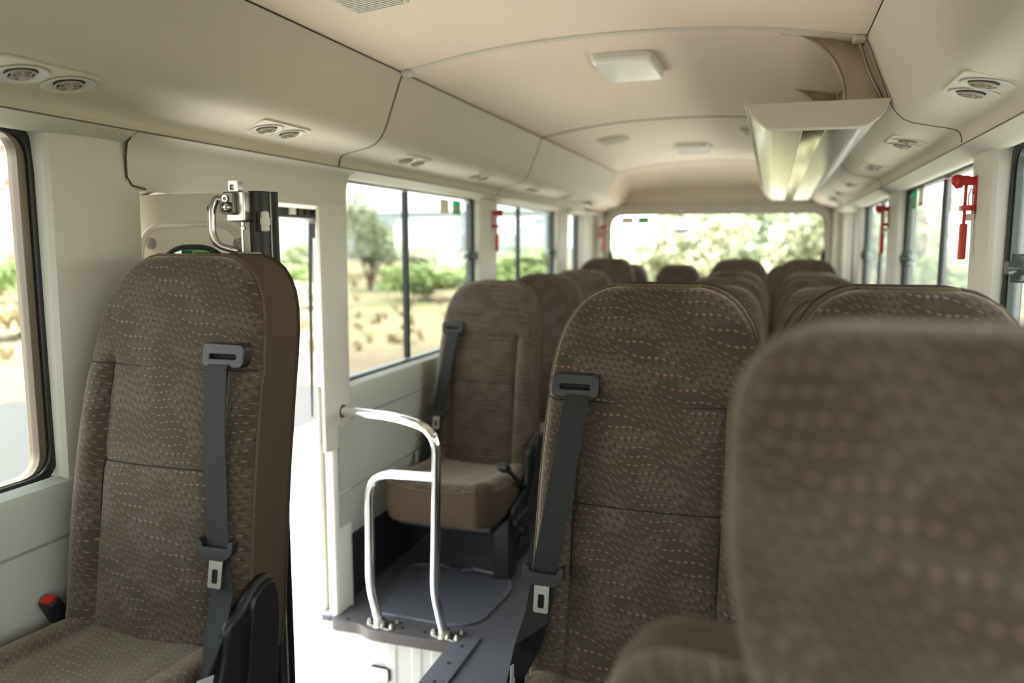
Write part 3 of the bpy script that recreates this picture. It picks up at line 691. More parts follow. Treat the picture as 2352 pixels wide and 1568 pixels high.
# ------------------------------------------------------------------ seats
BACK_W = [(0.34, 0.206), (0.40, 0.206), (0.55, 0.205), (0.75, 0.201), (0.90, 0.1945), (0.95, 0.190), (0.99, 0.1815), (1.02, 0.171), (1.045, 0.156), (1.063, 0.140), (1.077, 0.120), (1.086, 0.098), (1.090, 0.076)]
def bw(z): return interp(BACK_W, z)
def lean(z): return 0.215 * (z - 0.42) - 0.020 * math.sin(max(0, min(1, (z - 0.42) / 0.67)) * PI)
def front_y(x, z):
    w = bw(z); k = abs(x) / w
    y = lean(z)
    top = max(0, min(1, (z - 0.86) / 0.06))
    bol = 0.0
    if abs(x) > 0.132: bol = 0.018 * math.sin(min(1, (abs(x) - 0.132) / (w - 0.132)) * PI) if w > 0.14 else 0
    cen = -0.010 * math.cos(min(1, abs(x) / 0.132) * PI / 2)      # centre swells a little
    y -= (1 - top) * (bol - cen * 0.8) + top * 0.014 * (1 - k ** 3)
    for zs in (0.885, 0.700):
        if zs == 0.885 or abs(x) < 0.136: y += 0.005 * math.exp(-((z - zs) / 0.010) ** 2)
    y += 0.006 * math.exp(-((abs(x) - 0.134) / 0.007) ** 2) * (1 - top)
    e = min((1 - k) * w, 1.0935 - z if z > 0.9 else 9)
    r = 0.014
    if e < r: y += r - math.sqrt(max(0, r * r - (r - e) ** 2))
    return y
AA = [-1, -0.985, -0.96, -0.92, -0.87, -0.81, -0.75, -0.71, -0.68, -0.65, -0.60, -0.5, -0.38, -0.26, -0.13, 0]
AA = AA + [-a for a in AA[-2::-1]]
ZZ = seq(0.345, 0.66, 11) + [0.68, 0.69, 0.70, 0.71, 0.72] + seq(0.745, 0.855, 4) + [0.87, 0.878, 0.885, 0.892, 0.90] + [0.92, 0.945, 0.97, 0.99, 1.005, 1.02, 1.033, 1.045, 1.055, 1.063, 1.070, 1.077, 1.082, 1.086, 1.0885, 1.090]
def border(nA, nZ):
    return [(i, 0) for i in range(nA)] + [(nA - 1, j) for j in range(1, nZ)] + [(i, nZ - 1) for i in range(nA - 2, -1, -1)] + [(0, j) for j in range(nZ - 2, 0, -1)]
def backrest_mesh():
    mb = MB(); nA, nZ = len(AA), len(ZZ)
    fr = [(a * bw(z), front_y(a * bw(z), z), z) for z in ZZ for a in AA]
    uv = [(x, z) for x, y, z in fr]
    mb.add(fr, [(j * nA + i, j * nA + i + 1, (j + 1) * nA + i + 1, (j + 1) * nA + i) for j in range(nZ - 1) for i in range(nA - 1)], 0, uv)
    B = border(nA, nZ); n = len(B); T = 0.112
    rings = []
    for d, sc in ((0, 1.0), (0.03, 1.010), (0.07, 1.012), (T, 1.0)):
        rg = []
        for i, j in B:
            x, y, z = fr[j * nA + i]; y2 = lean(z) + 0.014
            rg.append((x * sc, y + (y2 + T - y) * d / T, z + (0.002 if z > 1.0 and 0 < d < T else 0)))
        rings.append(rg)
    mb.add([v for r in rings for v in r], [(a * n + k, a * n + (k + 1) % n, (a + 1) * n + (k + 1) % n, (a + 1) * n + k) for a in range(3) for k in range(n)], 1)
    bk = [(a * bw(z), lean(z) + 0.014 + T, z) for z in ZZ for a in AA]
    mb.add(bk, [(j * nA + i, j * nA + i + 1, (j + 1) * nA + i + 1, (j + 1) * nA + i) for j in range(nZ - 1) for i in range(nA - 1)], 1)
    # weld coincident border vertices so that the pad is one closed body
    edge = [fr[j * nA + i] for i, j in B[nA - 1:]] + []
    rim = [(rings[3][k]) for k in range(nA - 1, n)] + [rings[3][0]]
    edge = [fr[j * nA + i] for i, j in B[nA - 1:]] + [fr[0]]
    return mb, edge, rim
def weld(o, d=0.0002):
    bm = bmesh.new(); bm.from_mesh(o.data); bmesh.ops.remove_doubles(bm, verts=bm.verts[:], dist=d); bmesh.ops.recalc_face_normals(bm, faces=bm.faces[:]); bm.to_mesh(o.data); bm.free()
    o.data.set_sharp_from_angle(angle=math.radians(48))
CW = 0.205
def cush_w(y): return CW - 0.05 * max(0, min(1, (-0.375 - y) / 0.07)) ** 2.2
def cushion_mesh():
    mb = MB(); YY = [-0.445, -0.442, -0.436, -0.427, -0.415, -0.40, -0.38, -0.355] + seq(-0.33, 0.03, 10); nA, nY = len(AA), len(YY); pts = []
    for y in YY:
        w = cush_w(y)
        for a in AA:
            x = a * w; z = 0.392 + 0.030 * max(0, min(1, -y / 0.42)) + 0.010 * math.sin(min(1, max(0, (abs(x) - 0.125) / 0.085)) * PI) - 0.008 * math.cos(min(1, abs(x) / 0.125) * PI / 2) - 0.02 * max(0, (y + 0.05) / 0.08) ** 2 * 0.2
            z += 0.012 * max(0, min(1, (-0.2 - y) / 0.2))
            z -= 0.006 * math.exp(-((abs(x) - 0.128) / 0.007) ** 2) * (1 if y > -0.40 else 0)
            e = min((1 - abs(a)) * w, y + 0.4465); r = 0.030
            if e < r: z -= (r - math.sqrt(max(0, r * r - (r - e) ** 2)))
            pts.append((x, y, z))
    mb.add(pts, [(j * nA + i, j * nA + i + 1, (j + 1) * nA + i + 1, (j + 1) * nA + i) for j in range(nY - 1) for i in range(nA - 1)], 0, [(x, y - 0.3) for x, y, z in pts])
    B = border(nA, nY); n = len(B); rings = []
    for t, sc in ((0, 1.0), (0.35, 1.012), (0.7, 1.008), (1.0, 0.985)):
        rings.append([(pts[j * nA + i][0] * sc, pts[j * nA + i][1] * (sc if pts[j * nA + i][1] < -0.3 else 1), lerp(pts[j * nA + i][2], 0.285, t)) for i, j in B])
    mb.add([v for r in rings for v in r], [(a * n + k, a * n + (k + 1) % n, (a + 1) * n + (k + 1) % n, (a + 1) * n + k) for a in range(3) for k in range(n)], 1)
    bt = [(x * 0.985, y * (0.985 if y < -0.3 else 1), 0.285) for x, y, z in pts]
    mb.add(bt, [(j * nA + i, j * nA + i + 1, (j + 1) * nA + i + 1, (j + 1) * nA + i) for j in range(nY - 1) for i in range(nA - 1)], 1)
    edge = [pts[j * nA + i] for i, j in B[:nA]]
    side = [pts[j * nA + nA - 1] for j in range(nY)] 
    return mb, edge, side
def ribbon(pts, w, t, dirs=None):
    """flat webbing through pts, width along dirs"""
    mb = MB(); P = [Vector(p) for p in pts]; rows = []
    for i, p in enumerate(P):
        tg = (P[min(i + 1, len(P) - 1)] - P[max(i - 1, 0)]).normalized(); d = Vector(dirs[i] if dirs else (1, 0, 0)); d = (d - tg * d.dot(tg)).normalized(); nn = tg.cross(d)
        rows.append([p - d * w / 2 - nn * t / 2, p + d * w / 2 - nn * t / 2, p + d * w / 2 + nn * t / 2, p - d * w / 2 + nn * t / 2])
    vs_ = [v for r in rows for v in r]; fs = [(i * 4 + k, i * 4 + (k + 1) % 4, (i + 1) * 4 + (k + 1) % 4, (i + 1) * 4 + k) for i in range(len(P) - 1) for k in range(4)]
    fs += [(0, 1, 2, 3), tuple((len(P) - 1) * 4 + k for k in range(4))]
    return mb.add(vs_, fs)
SHELL = plain('shell_dark', (44, 42, 42), 0.6); RIM = plain('rear_piping', (58, 48, 38), 0.8)
def make_seat(cover, belt):
    root = empty('passenger_seat')
    mb, edge, rim = backrest_mesh()
    off = 0.0004
    for sx_ in (-0.134, 0.134):
        mb.tube([(sx_ * (1.0 if z > 0.7 else lerp(0.93, 1.0, (z - 0.4) / 0.3)), front_y(sx_, z) - off, z) for z in seq(0.365, 0.884, 40)], 0.0013, 6, mi=2)
    mb.tube([(a * bw(0.885), front_y(a * bw(0.885), 0.885) - off, 0.885 + 0.004 * (a * a - 1)) for a in seq(-0.99, 0.99, 50)], 0.0013, 6, mi=2)
    mb.tube([(a * 0.134, front_y(a * 0.134, 0.700) - off, 0.700) for a in seq(-1, 1, 30)], 0.0013, 6, mi=2)
    back = mb.build('backrest', [M['fabric'], M['brown'], M['stitch']], root, smooth=48); weld(back)
    e2 = [(x * 1.004, y + 0.004, z + (0.002 if z > 1.08 else 0)) for x, y, z in edge]
    mb = MB(); mb.tube(e2, 0.0036, 8); mb.build('piping', M['piping'], back)
    # dark shell and rim at the rear
    mb = MB(); mb.tube([(x, y + 0.001, z) for x, y, z in rim], 0.004, 8, mi=1)
    zs2 = seq(0.44, 1.06, 20); aa = seq(-0.97, 0.97, 12); nA = len(aa)
    sh = [(a * bw(z), lean(z) + 0.014 + 0.112 + 0.004 + 0.010 * (1 - abs(a) ** 4), z) for z in zs2 for a in aa]
    mb.add(sh, [(j * nA + i, j * nA + i + 1, (j + 1) * nA + i + 1, (j + 1) * nA + i) for j in range(20) for i in range(nA - 1)])
    mb.build('back_shell', [SHELL, RIM], root)
    mb, edge, side = cushion_mesh()
    for sx_ in (-0.128, 0.128): mb.tube([(sx_, y, 0.392 + 0.030 * max(0, min(1, -y / 0.42)) + 0.012 * max(0, min(1, (-0.2 - y) / 0.2)) - 0.0055) for y in seq(-0.40, 0.0, 16)], 0.0013, 6, mi=2)
    cu = mb.build('cushion', [M['fabric'], M['brown'], M['stitch']], root, smooth=48); weld(cu)
    mb = MB(); mb.tube([(x, y - 0.002, z - 0.001) for x, y, z in edge], 0.003, 6); mb.build('piping', M['piping'], cu)
    mb = MB(); mb.box((-0.185, -0.36, 0.235), (0.185, 0.10, 0.288)); mb.build('cushion_pan', M['black'], root, bevel=0.012)
    for sx_ in ((1,) if cover == 1 and belt == -1 else (-1, 1)):
        m_ = MB(); x0, x1 = sorted((sx_ * 0.125, sx_ * 0.188))
        m_.prism(roundpoly([(-0.19, 0.0), (-0.10, 0.0), (-0.10, 0.25), (-0.19, 0.25)], 0.012, 3), lambda p, q, h: (h, p, q), x0, x1)
        m_.prism(roundpoly([(-0.12, 0.0), (0.14, 0.0), (0.14, 0.25), (0.06, 0.25), (0.06, 0.10), (-0.03, 0.04), (-0.12, 0.04)], 0.01, 3), lambda p, q, h: (h, p, q), x0 + 0.02, x1 - 0.02)
        m_.build('leg', M['black'], root, bevel=0.004)
    # moulded cover over the recliner hinge
    poly = roundpoly([(-0.065, 0.470), (-0.03, 0.478), (0.02, 0.515), (0.062, 0.518), (0.078, 0.47), (0.070, 0.36), (0.055, 0.20), (0.01, 0.17), (-0.22, 0.205), (-0.275, 0.265), (-0.26, 0.305), (-0.18, 0.315), (-0.105, 0.345), (-0.075, 0.41)], 0.025, 5)
    full = cover
    if full:
        a, b = sorted((cover * 0.208, cover * 0.228))
        mb = MB(); mb.prism(poly, lambda p, q, h: (h, p, q), a, b); cv = mb.build('recliner_cover', M['black'], root, bevel=0.012)
        sh2 = roundpoly([(-0.005, 0.49), (0.028, 0.508), (0.056, 0.505), (0.068, 0.46), (0.060, 0.36), (0.046, 0.22), (-0.02, 0.20), (-0.20, 0.225), (-0.08, 0.28), (-0.028, 0.35), (-0.016, 0.43)], 0.03, 5)
        c0, c1 = sorted((cover * 0.227, cover * 0.238))
        mb = MB(); mb.prism(sh2, lambda p, q, h: (h, p, q), c0, c1); mb.build('raised_face', M['black'], cv, bevel=0.009)
        mb = MB(); mb.prism(roundpoly([(-0.27, 0.24), (-0.13, 0.255), (-0.125, 0.27), (-0.27, 0.275)], 0.012, 4), lambda p, q, h: (h, p, q), *sorted((cover * 0.227, cover * 0.246))); mb.build('recliner_lever', M['black'], root, bevel=0.004)
    # seat belt
    gx_, gz = belt * 0.138, 0.912
    gfn = lambda p, q, h: (gx_ + p, front_y(gx_, gz) + 0.2 * q + h, gz + q)
    mb = MB(); mb.ring(rrect(0, 0, 0.090, 0.043, 0.012), rrect(0.0 * belt, -0.002, 0.058, 0.0075, 0.0035), gfn, -0.018, 0.006)
    gd = mb.build('belt_guide', plain('guide_plastic', (27, 28, 28), 0.4) if 'guide_plastic' not in bpy.data.materials else bpy.data.materials['guide_plastic'], root, bevel=0.0022)
    mb = MB(); mb.prism(rrect(0, -0.002, 0.060, 0.010, 0.004), gfn, -0.006, 0.004); mb.build('slot', M['dark'], gd)
    pts = []; dirs = []
    prev = [(0.130, 0.9105), (0.131, 0.889), (0.137, 0.84), (0.146, 0.77), (0.157, 0.69), (0.167, 0.62), (0.176, 0.55), (0.184, 0.50)]
    for k, (x, z) in enumerate(prev):
        o = 0.004 if k == 0 else (0.024 if k == 1 else 0.014)
        fy = min(front_y(min(x + dx_, bw(z) - 0.012), z) for dx_ in (-0.02, 0, 0.02))
        pts.append((belt * x, fy - o + (0.004 if k == 0 else 0), z)); dirs.append((1, 0, 0))
    for p, d in (((0.199, -0.035, 0.445), (0.9, -0.3, 0)), ((0.217, -0.045, 0.39), (0.5, -0.9, 0)), ((0.222, -0.050, 0.31), (0.2, -1, 0)), ((0.222, -0.05, 0.20), (0.1, -1, 0))):
        if belt == cover: p = (p[0], p[1] - 0.03 - (0.06 if p[2] < 0.36 else 0.02 * (p[2] < 0.42)), p[2])
        if belt == cover and p[2] < 0.42: p = (0.2225 - 0.004 + 0.012, p[1] - 0.04, p[2])
        pts.append((belt * (p[0] if full else min(p[0], 0.216)), p[1], p[2])); dirs.append((belt * d[0], d[1], d[2]))
    mb = ribbon(pts, 0.046, 0.0022, dirs); st = mb.build('belt_strap', M['belt'], root, smooth=40)
    tx, tz = 0.172, 0.584; ty = min(front_y(tx, tz), front_y(tx - 0.03, tz)) - 0.019
    tfn = lambda p, q, h: (belt * (tx + p), ty + 0.2 * q + h, tz + q)
    mb = MB(); mb.prism(roundpoly([(-0.038, 0.016), (-0.038, -0.006), (-0.022, -0.019), (0.022, -0.019), (0.038, -0.006), (0.038, 0.016), (0.028, 0.012), (0.026, 0.002), (-0.026, 0.002), (-0.028, 0.012)], 0.004, 3), tfn, -0.008, 0.008); tg = mb.build('belt_tongue', M['black'], root, bevel=0.003)
    mb = MB(); mb.ring(rrect(0.002, -0.042, 0.028, 0.052, 0.004, 3), rrect(0.002, -0.048, 0.012, 0.024, 0.003, 3), tfn, -0.0015, 0.0015); mb.build('metal_tongue', M['steel'], tg)
    # care label folded over the strap
    lx, ly, lz = pts[-3]; lo_ = 0.0 if full else -0.024
    mb = ribbon([(belt * (0.242 + lo_), ly - 0.004, lz + 0.032), (belt * (0.240 + lo_), ly - 0.010, lz + 0.01), (belt * (0.246 + lo_), ly - 0.030, lz - 0.05)], 0.040, 0.0015, [(0, -1, 0.2)] * 3); mb.build('belt_label', M['tag'], root)
    # buckle on its stalk, on the other side
    fwd = bool(full) and belt == -1
    bx = -belt * (0.2235 if full else 0.180)
    by, bz, kq, kz = (-0.345, 0.480, 0.88, 0.47) if fwd else ((-0.010, 0.405, 0.42, 0.90) if full else (-0.040, 0.492, 0.42, 0.90))
    bfn = lambda p, q, h: (bx + h, by - q * kq + p * kz, bz + q * kz + p * kq)
    mb = MB(); mb.prism(rrect(0, 0, 0.026, 0.058, 0.006), bfn, -0.017, 0.017); bk = mb.build('belt_buckle', M['black'], root, bevel=0.005)
    if not fwd:
        mb = MB(); mb.prism(rrect(0, 0.030, 0.020, 0.006, 0.002, 2), bfn, -0.012, 0.012); mb.build('release_button', M['red'], bk)
    mb = MB(); mb.tube([bfn(0, -0.028, 0), bfn(0, -0.075, 0), (bx, -0.06 if fwd else -0.0, 0.31)], 0.008, 8); mb.build('buckle_stalk', M['black'], bk)
    return root
pA = make_seat(1, 1)       # cover and belt towards the aisle (left column front) 
pB = make_seat(1, -1)      # belt by the window
pC = make_seat(0, -1); pD = make_seat(0, 1)     # right aisle column
used = set()
def place_seat(proto, x, y, z, label, group, sx=1.0):
    o = proto if proto.name not in used else copy_tree(proto)
    used.add(o.name)
    o.location = (x, y, z); o.scale = (sx, 1, 1)
    return tag(o, label, 'seat', group)
g1, g2, g3 = 'single seats on the door side', 'aisle seats of the double column', 'window seats of the double column'
place_seat(pA, -1.078, 1.09, 0.128, 'brown patterned seat in front of the open door, belt on its aisle side', g1)
XL = -1.068
place_seat(pB, XL, 2.79, 0.0, 'brown patterned single seat behind the chrome rail, with visible cushion', g1)
place_seat(pB, XL, 3.555, 0.0, 'brown single seat directly behind the seat at the chrome rail', g1)
place_seat(pB, XL, 4.315, 0.0, 'third single seat back from the chrome rail, before the raised one', g1)
place_seat(pB, -1.075, 5.085, 0.055, 'raised single seat nearest the rear corner on the door side', g1)
XR, XW = -0.200, 0.213
rowY = [1.29, 2.05, 2.79, 3.54, 4.29, 5.04]
rz = [0.077, 0, 0, 0, 0, 0.055]
ra = ['large brown patterned aisle seat in front with black belt and buckle tongue',
      'aisle seat almost hidden directly behind the large front aisle seat',
      'aisle seat whose top just shows over the large front aisle seat',
      'fourth aisle seat back, its rounded top below two further rows',
      'fifth aisle seat back, just before the raised last aisle seat',
      'raised rear aisle seat standing highest before the rear window']
rwl = ['brown patterned window seat directly behind the blurred driver seat',
       'window seat showing only its piped edge behind the seat at the driver seat',
       'third window seat back in the double column, its piped edge showing',
       'fourth window seat back, beside the second red hammer window',
       'fifth window seat back, just before the raised window seat',
       'raised rear window seat standing highest in front of the rear window corner']
for k in range(6):
    place_seat(pC, -0.197 if k == 0 else -0.203, rowY[k], rz[k] - (0.004 if k == 0 else 0), ra[k], g2, 0.98 if k == 0 else 0.965)
    place_seat(pD, 0.212 if k == 0 else 0.208, rowY[k] - (0.05 if k == 0 else 0), rz[k], rwl[k], g3, 0.955)
place_seat(pD, -1.05, 5.71, 0.0, 'low back row seat mostly hidden behind the raised corner seat', 'back row seats', 0.86)
place_seat(pD, -0.660, 5.71, 0.0, 'low back row seat standing alone in the middle of the rear window', 'back row seats', 0.86)
place_seat(pD, 0.115, 5.71, 0.0, 'low back row seat glimpsed in the slit between the two raised rear seats', 'back row seats', 0.86)

# driver seat, close to the viewpoint
dv = empty('driver_seat', (0.155, 0.50, 0.0))
def pad(name, outline, y0, thick, bulge, parent, mats, uvo=0.0, r=0.03):
    """a soft pad: rings of the outline shrinking towards the middle of both faces"""
    n = len(outline); cx = sum(p for p, q in outline) / n; cz = sum(q for p, q in outline) / n
    m_ = MB(); rings = []
    for d, inset in ((-1.0, 0.55), (-0.97, 0.30), (-0.90, 0.16), (-0.78, 0.07), (-0.55, 0.02), (0, 0.0)):
        rings.append([(cx + (p - cx) * (1 - inset), y0 + d * bulge, cz + (q - cz) * (1 - inset)) for p, q in outline])
    for d, inset in ((0.5, 0.0), (0.9, 0.02), (1.0, 0.07)):
        rings.append([(cx + (p - cx) * (1 - inset), y0 + d * thick, cz + (q - cz) * (1 - inset)) for p, q in outline])
    N = len(rings); vs_ = [v for rg in rings for v in rg]; uv = [(v[0] * 1.0, v[2] + uvo) for v in vs_]
    for a in range(N - 1):
        pass
    fs = [(a * n + k, a * n + (k + 1) % n, (a + 1) * n + (k + 1) % n, (a + 1) * n + k) for a in range(5) for k in range(n)] + [tuple(range(n))]
    m_.add(vs_, fs, 0, uv)
    m_.add(vs_, [(a * n + k, a * n + (k + 1) % n, (a + 1) * n + (k + 1) % n, (a + 1) * n + k) for a in range(5, N - 1) for k in range(n)] + [tuple((N - 1) * n + k for k in range(n))[::-1]], 1)
    o = m_.build(name, mats, parent, smooth=60); weld(o, 0.0001); return o
hd = roundpoly([(-0.158, 0.945), (0.158, 0.945), (0.177, 1.03), (0.177, 1.194), (-0.177, 1.194), (-0.177, 1.03)], [0.03, 0.03, 0.05, 0.075, 0.075, 0.05], 10)
pad('headrest', hd, 0.015, 0.05, 0.045, dv, [M['fabric'], M['brown']])
sh_ = roundpoly([(-0.275, 0.46), (0.275, 0.46), (0.285, 0.80), (0.262, 0.932), (0.12, 0.918), (0.0, 0.915), (-0.12, 0.918), (-0.262, 0.932), (-0.285, 0.80)], [0.05, 0.05, 0.1, 0.09, 0.05, 0.05, 0.05, 0.09, 0.1], 10)
db = pad('backrest', sh_, 0.085, 0.07, 0.05, dv, [M['fabric'], M['brown']])
mb = MB()
for sx_ in (-0.165, 0.165): mb.tube([(sx_, 0.036 + 0.05 * max(0, (z - 0.89) / 0.04) ** 1.5, z) for z in seq(0.5, 0.920, 20)], 0.004, 6)
mb.build('stitching', M['stitch'], db)
cu_ = roundpoly([(-0.27, -0.42), (0.27, -0.42), (0.27, 0.06), (-0.27, 0.06)], 0.06, 8)
m_ = MB(); m_.prism(cu_, lambda p, q, h: (p, q, h), 0.36, 0.50); m_.build('cushion', M['brown'], dv, bevel=0.03)
m_ = MB(); m_.prism(rrect(0, -0.15, 0.40, 0.40, 0.03), lambda p, q, h: (p, q, h), 0.077, 0.36); m_.build('pedestal', M['black'], dv, bevel=0.01)
tag(dv, 'blurred brown driver seat with broad headrest, closest to the viewpoint', 'seat')

# ------------------------------------------------------------------ roof fittings
def air_vent(s, y, label, u=0.782):
    n_in = Vector((-s * 0.20, 0, -1)).normalized()
    o = empty('air_vent', (XC + s * u, y, 1.5262))
    ex = Vector((0, 1, 0)); ey = Vector((s, 0, -0.205)).normalized()
    def F(p, q, h): v = ex * p + ey * q + n_in * h; return (v.x, v.y, v.z)
    mb = MB(); mb.prism(roundpoly([(-0.125, -0.052), (0.085, -0.052), (0.125, 0.050), (-0.085, 0.050)], 0.02, 5), F, -0.004, 0.0008); mb.build('plate', M['duct'], o)
    for c in (-0.047, 0.047):
        cc = F(c, 0, 0)
        mb = MB(); mb.lathe(cc, n_in, [(0.034, 0.0012), (0.0435, 0.0012), (0.0445, 0.003), (0.0425, 0.0042), (0.036, 0.003), (0.033, 0.0016)], 32); dish = mb.build('nozzle', M['trim'], o, smooth=50)
        mb = MB(); c0_ = c; c = c - 0.005; Q = -0.007
        mb.lathe(F(c, Q, 0), n_in, [(0.026, 0.0016), (0.0255, 0.0022), (0.001, 0.0022)], 28); mb.build('opening', plain('vent_shadow', (58, 54, 46), 0.7) if 'vent_shadow' not in bpy.data.materials else bpy.data.materials['vent_shadow'], dish)  # flat dark disc paints the shade inside the nozzle
        mb = MB(); mb.tube([F(c + 0.0225 * math.cos(a), 0.0225 * math.sin(a) + Q, 0.006) for a in seq(0, 2 * PI, 28)[:-1]], 0.0018, 6, closed=True)
        mb.tube([F(c + 0.0145 * math.cos(a), 0.0145 * math.sin(a) + Q, 0.006) for a in seq(0, 2 * PI, 24)[:-1]], 0.0010, 6, closed=True)
        for k in range(6):
            a = k * PI / 3; mb.tube([F(c + 0.008 * math.cos(a), 0.008 * math.sin(a) + Q, 0.006), F(c + 0.0225 * math.cos(a), 0.0225 * math.sin(a) + Q, 0.006)], 0.0013, 6)
        mb.lathe(F(c, Q, 0.002), n_in, [(0.008, 0), (0.007, 0.008), (0.0055, 0.010), (0.003, 0.009)], 16); mb.build('vane_wheel', plain('vane_plastic', (172, 164, 144), 0.5) if 'vane_plastic' not in bpy.data.materials else bpy.data.materials['vane_plastic'], dish)
    return tag(o, label, 'air vent', 'twin air vents along the roof ducts')
for y, l in ((1.065, 'large twin air vent above the seat by the open door'), (1.735, 'twin air vent above the entrance door header'), (2.51, 'twin air vent just behind the first duct seam on the door side'),
             (3.17, 'twin air vent above the pillar with the first door side hammer'), (3.96, 'twin air vent just behind the second duct seam on the door side'), (4.62, 'twin air vent above the second divided window on the door side'), (5.25, 'small twin air vent nearest the rear end of the door side duct')):
    air_vent(-1, y, l)
for y, l in ((1.67, 'large twin air vent opposite the door, ahead of the luggage rack'), (2.50, 'twin air vent beside the front end of the luggage rack'), (3.22, 'second twin air vent along the duct beside the luggage rack'),
             (4.10, 'third twin air vent along the duct beside the luggage rack'), (4.75, 'twin air vent by the rear half of the luggage rack, after the seam'), (5.25, 'last twin air vent at the rear of the duct beside the luggage rack')):
    air_vent(1, y, l)
def ceiling_lamp(x, y, w, l, label):
    z = zc(x - XC); o = empty('ceiling_lamp', (x, y, z))
    mb = MB(); mb.prism(rrect(0, 0, w + 0.008, l + 0.008, 0.028), lambda p, q, h: (p, q, h), -0.010, 0.006); mb.build('base', M['cream'], o, bevel=0.003)
    mb = MB(); mb.prism(rrect(0, 0, w, l, 0.026), lambda p, q, h: (p, q, h), -0.030, -0.006); mb.build('lens', M['white_lens'], o, bevel=0.010)
    return tag(o, label, 'lamp', 'white ceiling lamps')
ceiling_lamp(-0.450, 2.50, 0.178, 0.30, 'large white rectangular ceiling lamp just behind the first roof rib')
ceiling_lamp(-0.462, 4.69, 0.175, 0.31, 'smaller looking white ceiling lamp behind the second roof rib')
def speaker(x, y, label):
    z = zc(x - XC); o = empty('ceiling_speaker', (x, y, z)); tilt = -0.06 if x < XC else 0.06
    mb = MB(); mb.prism(rrect(0, 0, 0.145, 0.17, 0.02), lambda p, q, h: (p, q, h + p * -tilt * 1.6), -0.014, 0.004); mb.build('frame', M['duct'], o, bevel=0.006)
    mb = MB(); mb.prism(rrect(0, 0, 0.118, 0.142, 0.014), lambda p, q, h: (p, q, h + p * -tilt * 1.6), -0.0165, -0.012)
    for k in range(14):
        mb.prism(rrect(0, -0.065 + k * 0.01, 0.112, 0.004, 0.001, 1), lambda p, q, h: (p, q, h + p * -tilt * 1.6), -0.0180, -0.016)
    mb.build('grille', M['trim'], o)
    return tag(o, label, 'speaker', 'ceiling speakers')
speaker(-0.812, 4.08, 'beige ceiling speaker beside the small lamp, on the door side')
speaker(-0.105, 4.06, 'beige ceiling speaker half hidden behind the luggage rack')
speaker(-0.855, 1.56, 'beige speaker in the front ceiling panel above the entrance')
# luggage rack
rk = empty('luggage_rack', (0.09, 3.78, 1.55))
def RF(p, q, h): return (p - 0.09, h - 3.78, q - 1.55)
sec = roundpoly([(-0.074, 1.593), (-0.070, 1.572), (-0.022, 1.528), (0.205, 1.526), (0.246, 1.556), (0.256, 1.590)], [0.006, 0.02, 0.02, 0.02, 0.02, 0.004], 6)
sec_in = [(0.09 + (p - 0.09) * 0.988, 1.562 + (q - 1.562) * 0.97) for p, q in sec]
for y0, y1 in ((2.105, 2.150), (5.36, 5.40)):
    mb = MB(); mb.prism(sec, RF, y0, y1); mb.build('end_cap', M['duct'], rk, bevel=0.012)
mb = MB(); mb.prism(sec_in, RF, 2.14, 5.37); mb.build('shelf', M['plate'], rk, smooth=30)
mb = MB(); mb.prism([(0.060, 1.5268), (0.112, 1.5266), (0.112, 1.532), (0.060, 1.532)], RF, 2.15, 5.36); mb.build('centre_strip', M['gloss_black'], rk)
for px in (0.0585, 0.1135):
    mb = MB(); mb.tube([RF(px, 1.5270, 2.15), RF(px, 1.5270, 5.36)], 0.0012, 6); mb.build('strip_edge', M['steel'], rk)
mb = MB(); mb.tube([RF(-0.074, 1.598, 2.12), RF(-0.074, 1.598, 5.38)], 0.009, 10); mb.build('edge_rail', M['duct'], rk)
br = roundpoly([(-0.004, 1.799), (0.010, 1.782), (0.050, 1.778), (0.090, 1.752), (0.126, 1.715), (0.150, 1.668), (0.160, 1.625), (0.160, 1.590), (0.236, 1.590), (0.246, 1.606), (0.212, 1.672), (0.192, 1.735), (0.178, 1.768), (0.12, 1.783)], [0.002, 0.004, 0.03, 0.03, 0.03, 0.03, 0.02, 0.003, 0.003, 0.006, 0.03, 0.03, 0.006, 0.04], 4)
for y in (2.205, 2.92, 3.72, 4.55):
    mb = MB(); mb.prism(br, RF, y, y + 0.012); bo = mb.build('bracket', M['alu'], rk, smooth=40)
    mb = MB(); mb.tube([RF(p, q, y) for p, q in br], 0.0045, 8, closed=True); mb.lathe(RF(0.006, 1.786, y - 0.004), (0, 0, -1), [(0.007, 0), (0.006, 0.006), (0.002, 0.008)], 12); mb.build('bracket_rim', M['alu'], bo)
tag(rk, 'narrow overhead luggage rack of brushed metal hung on cast brackets', 'luggage rack')

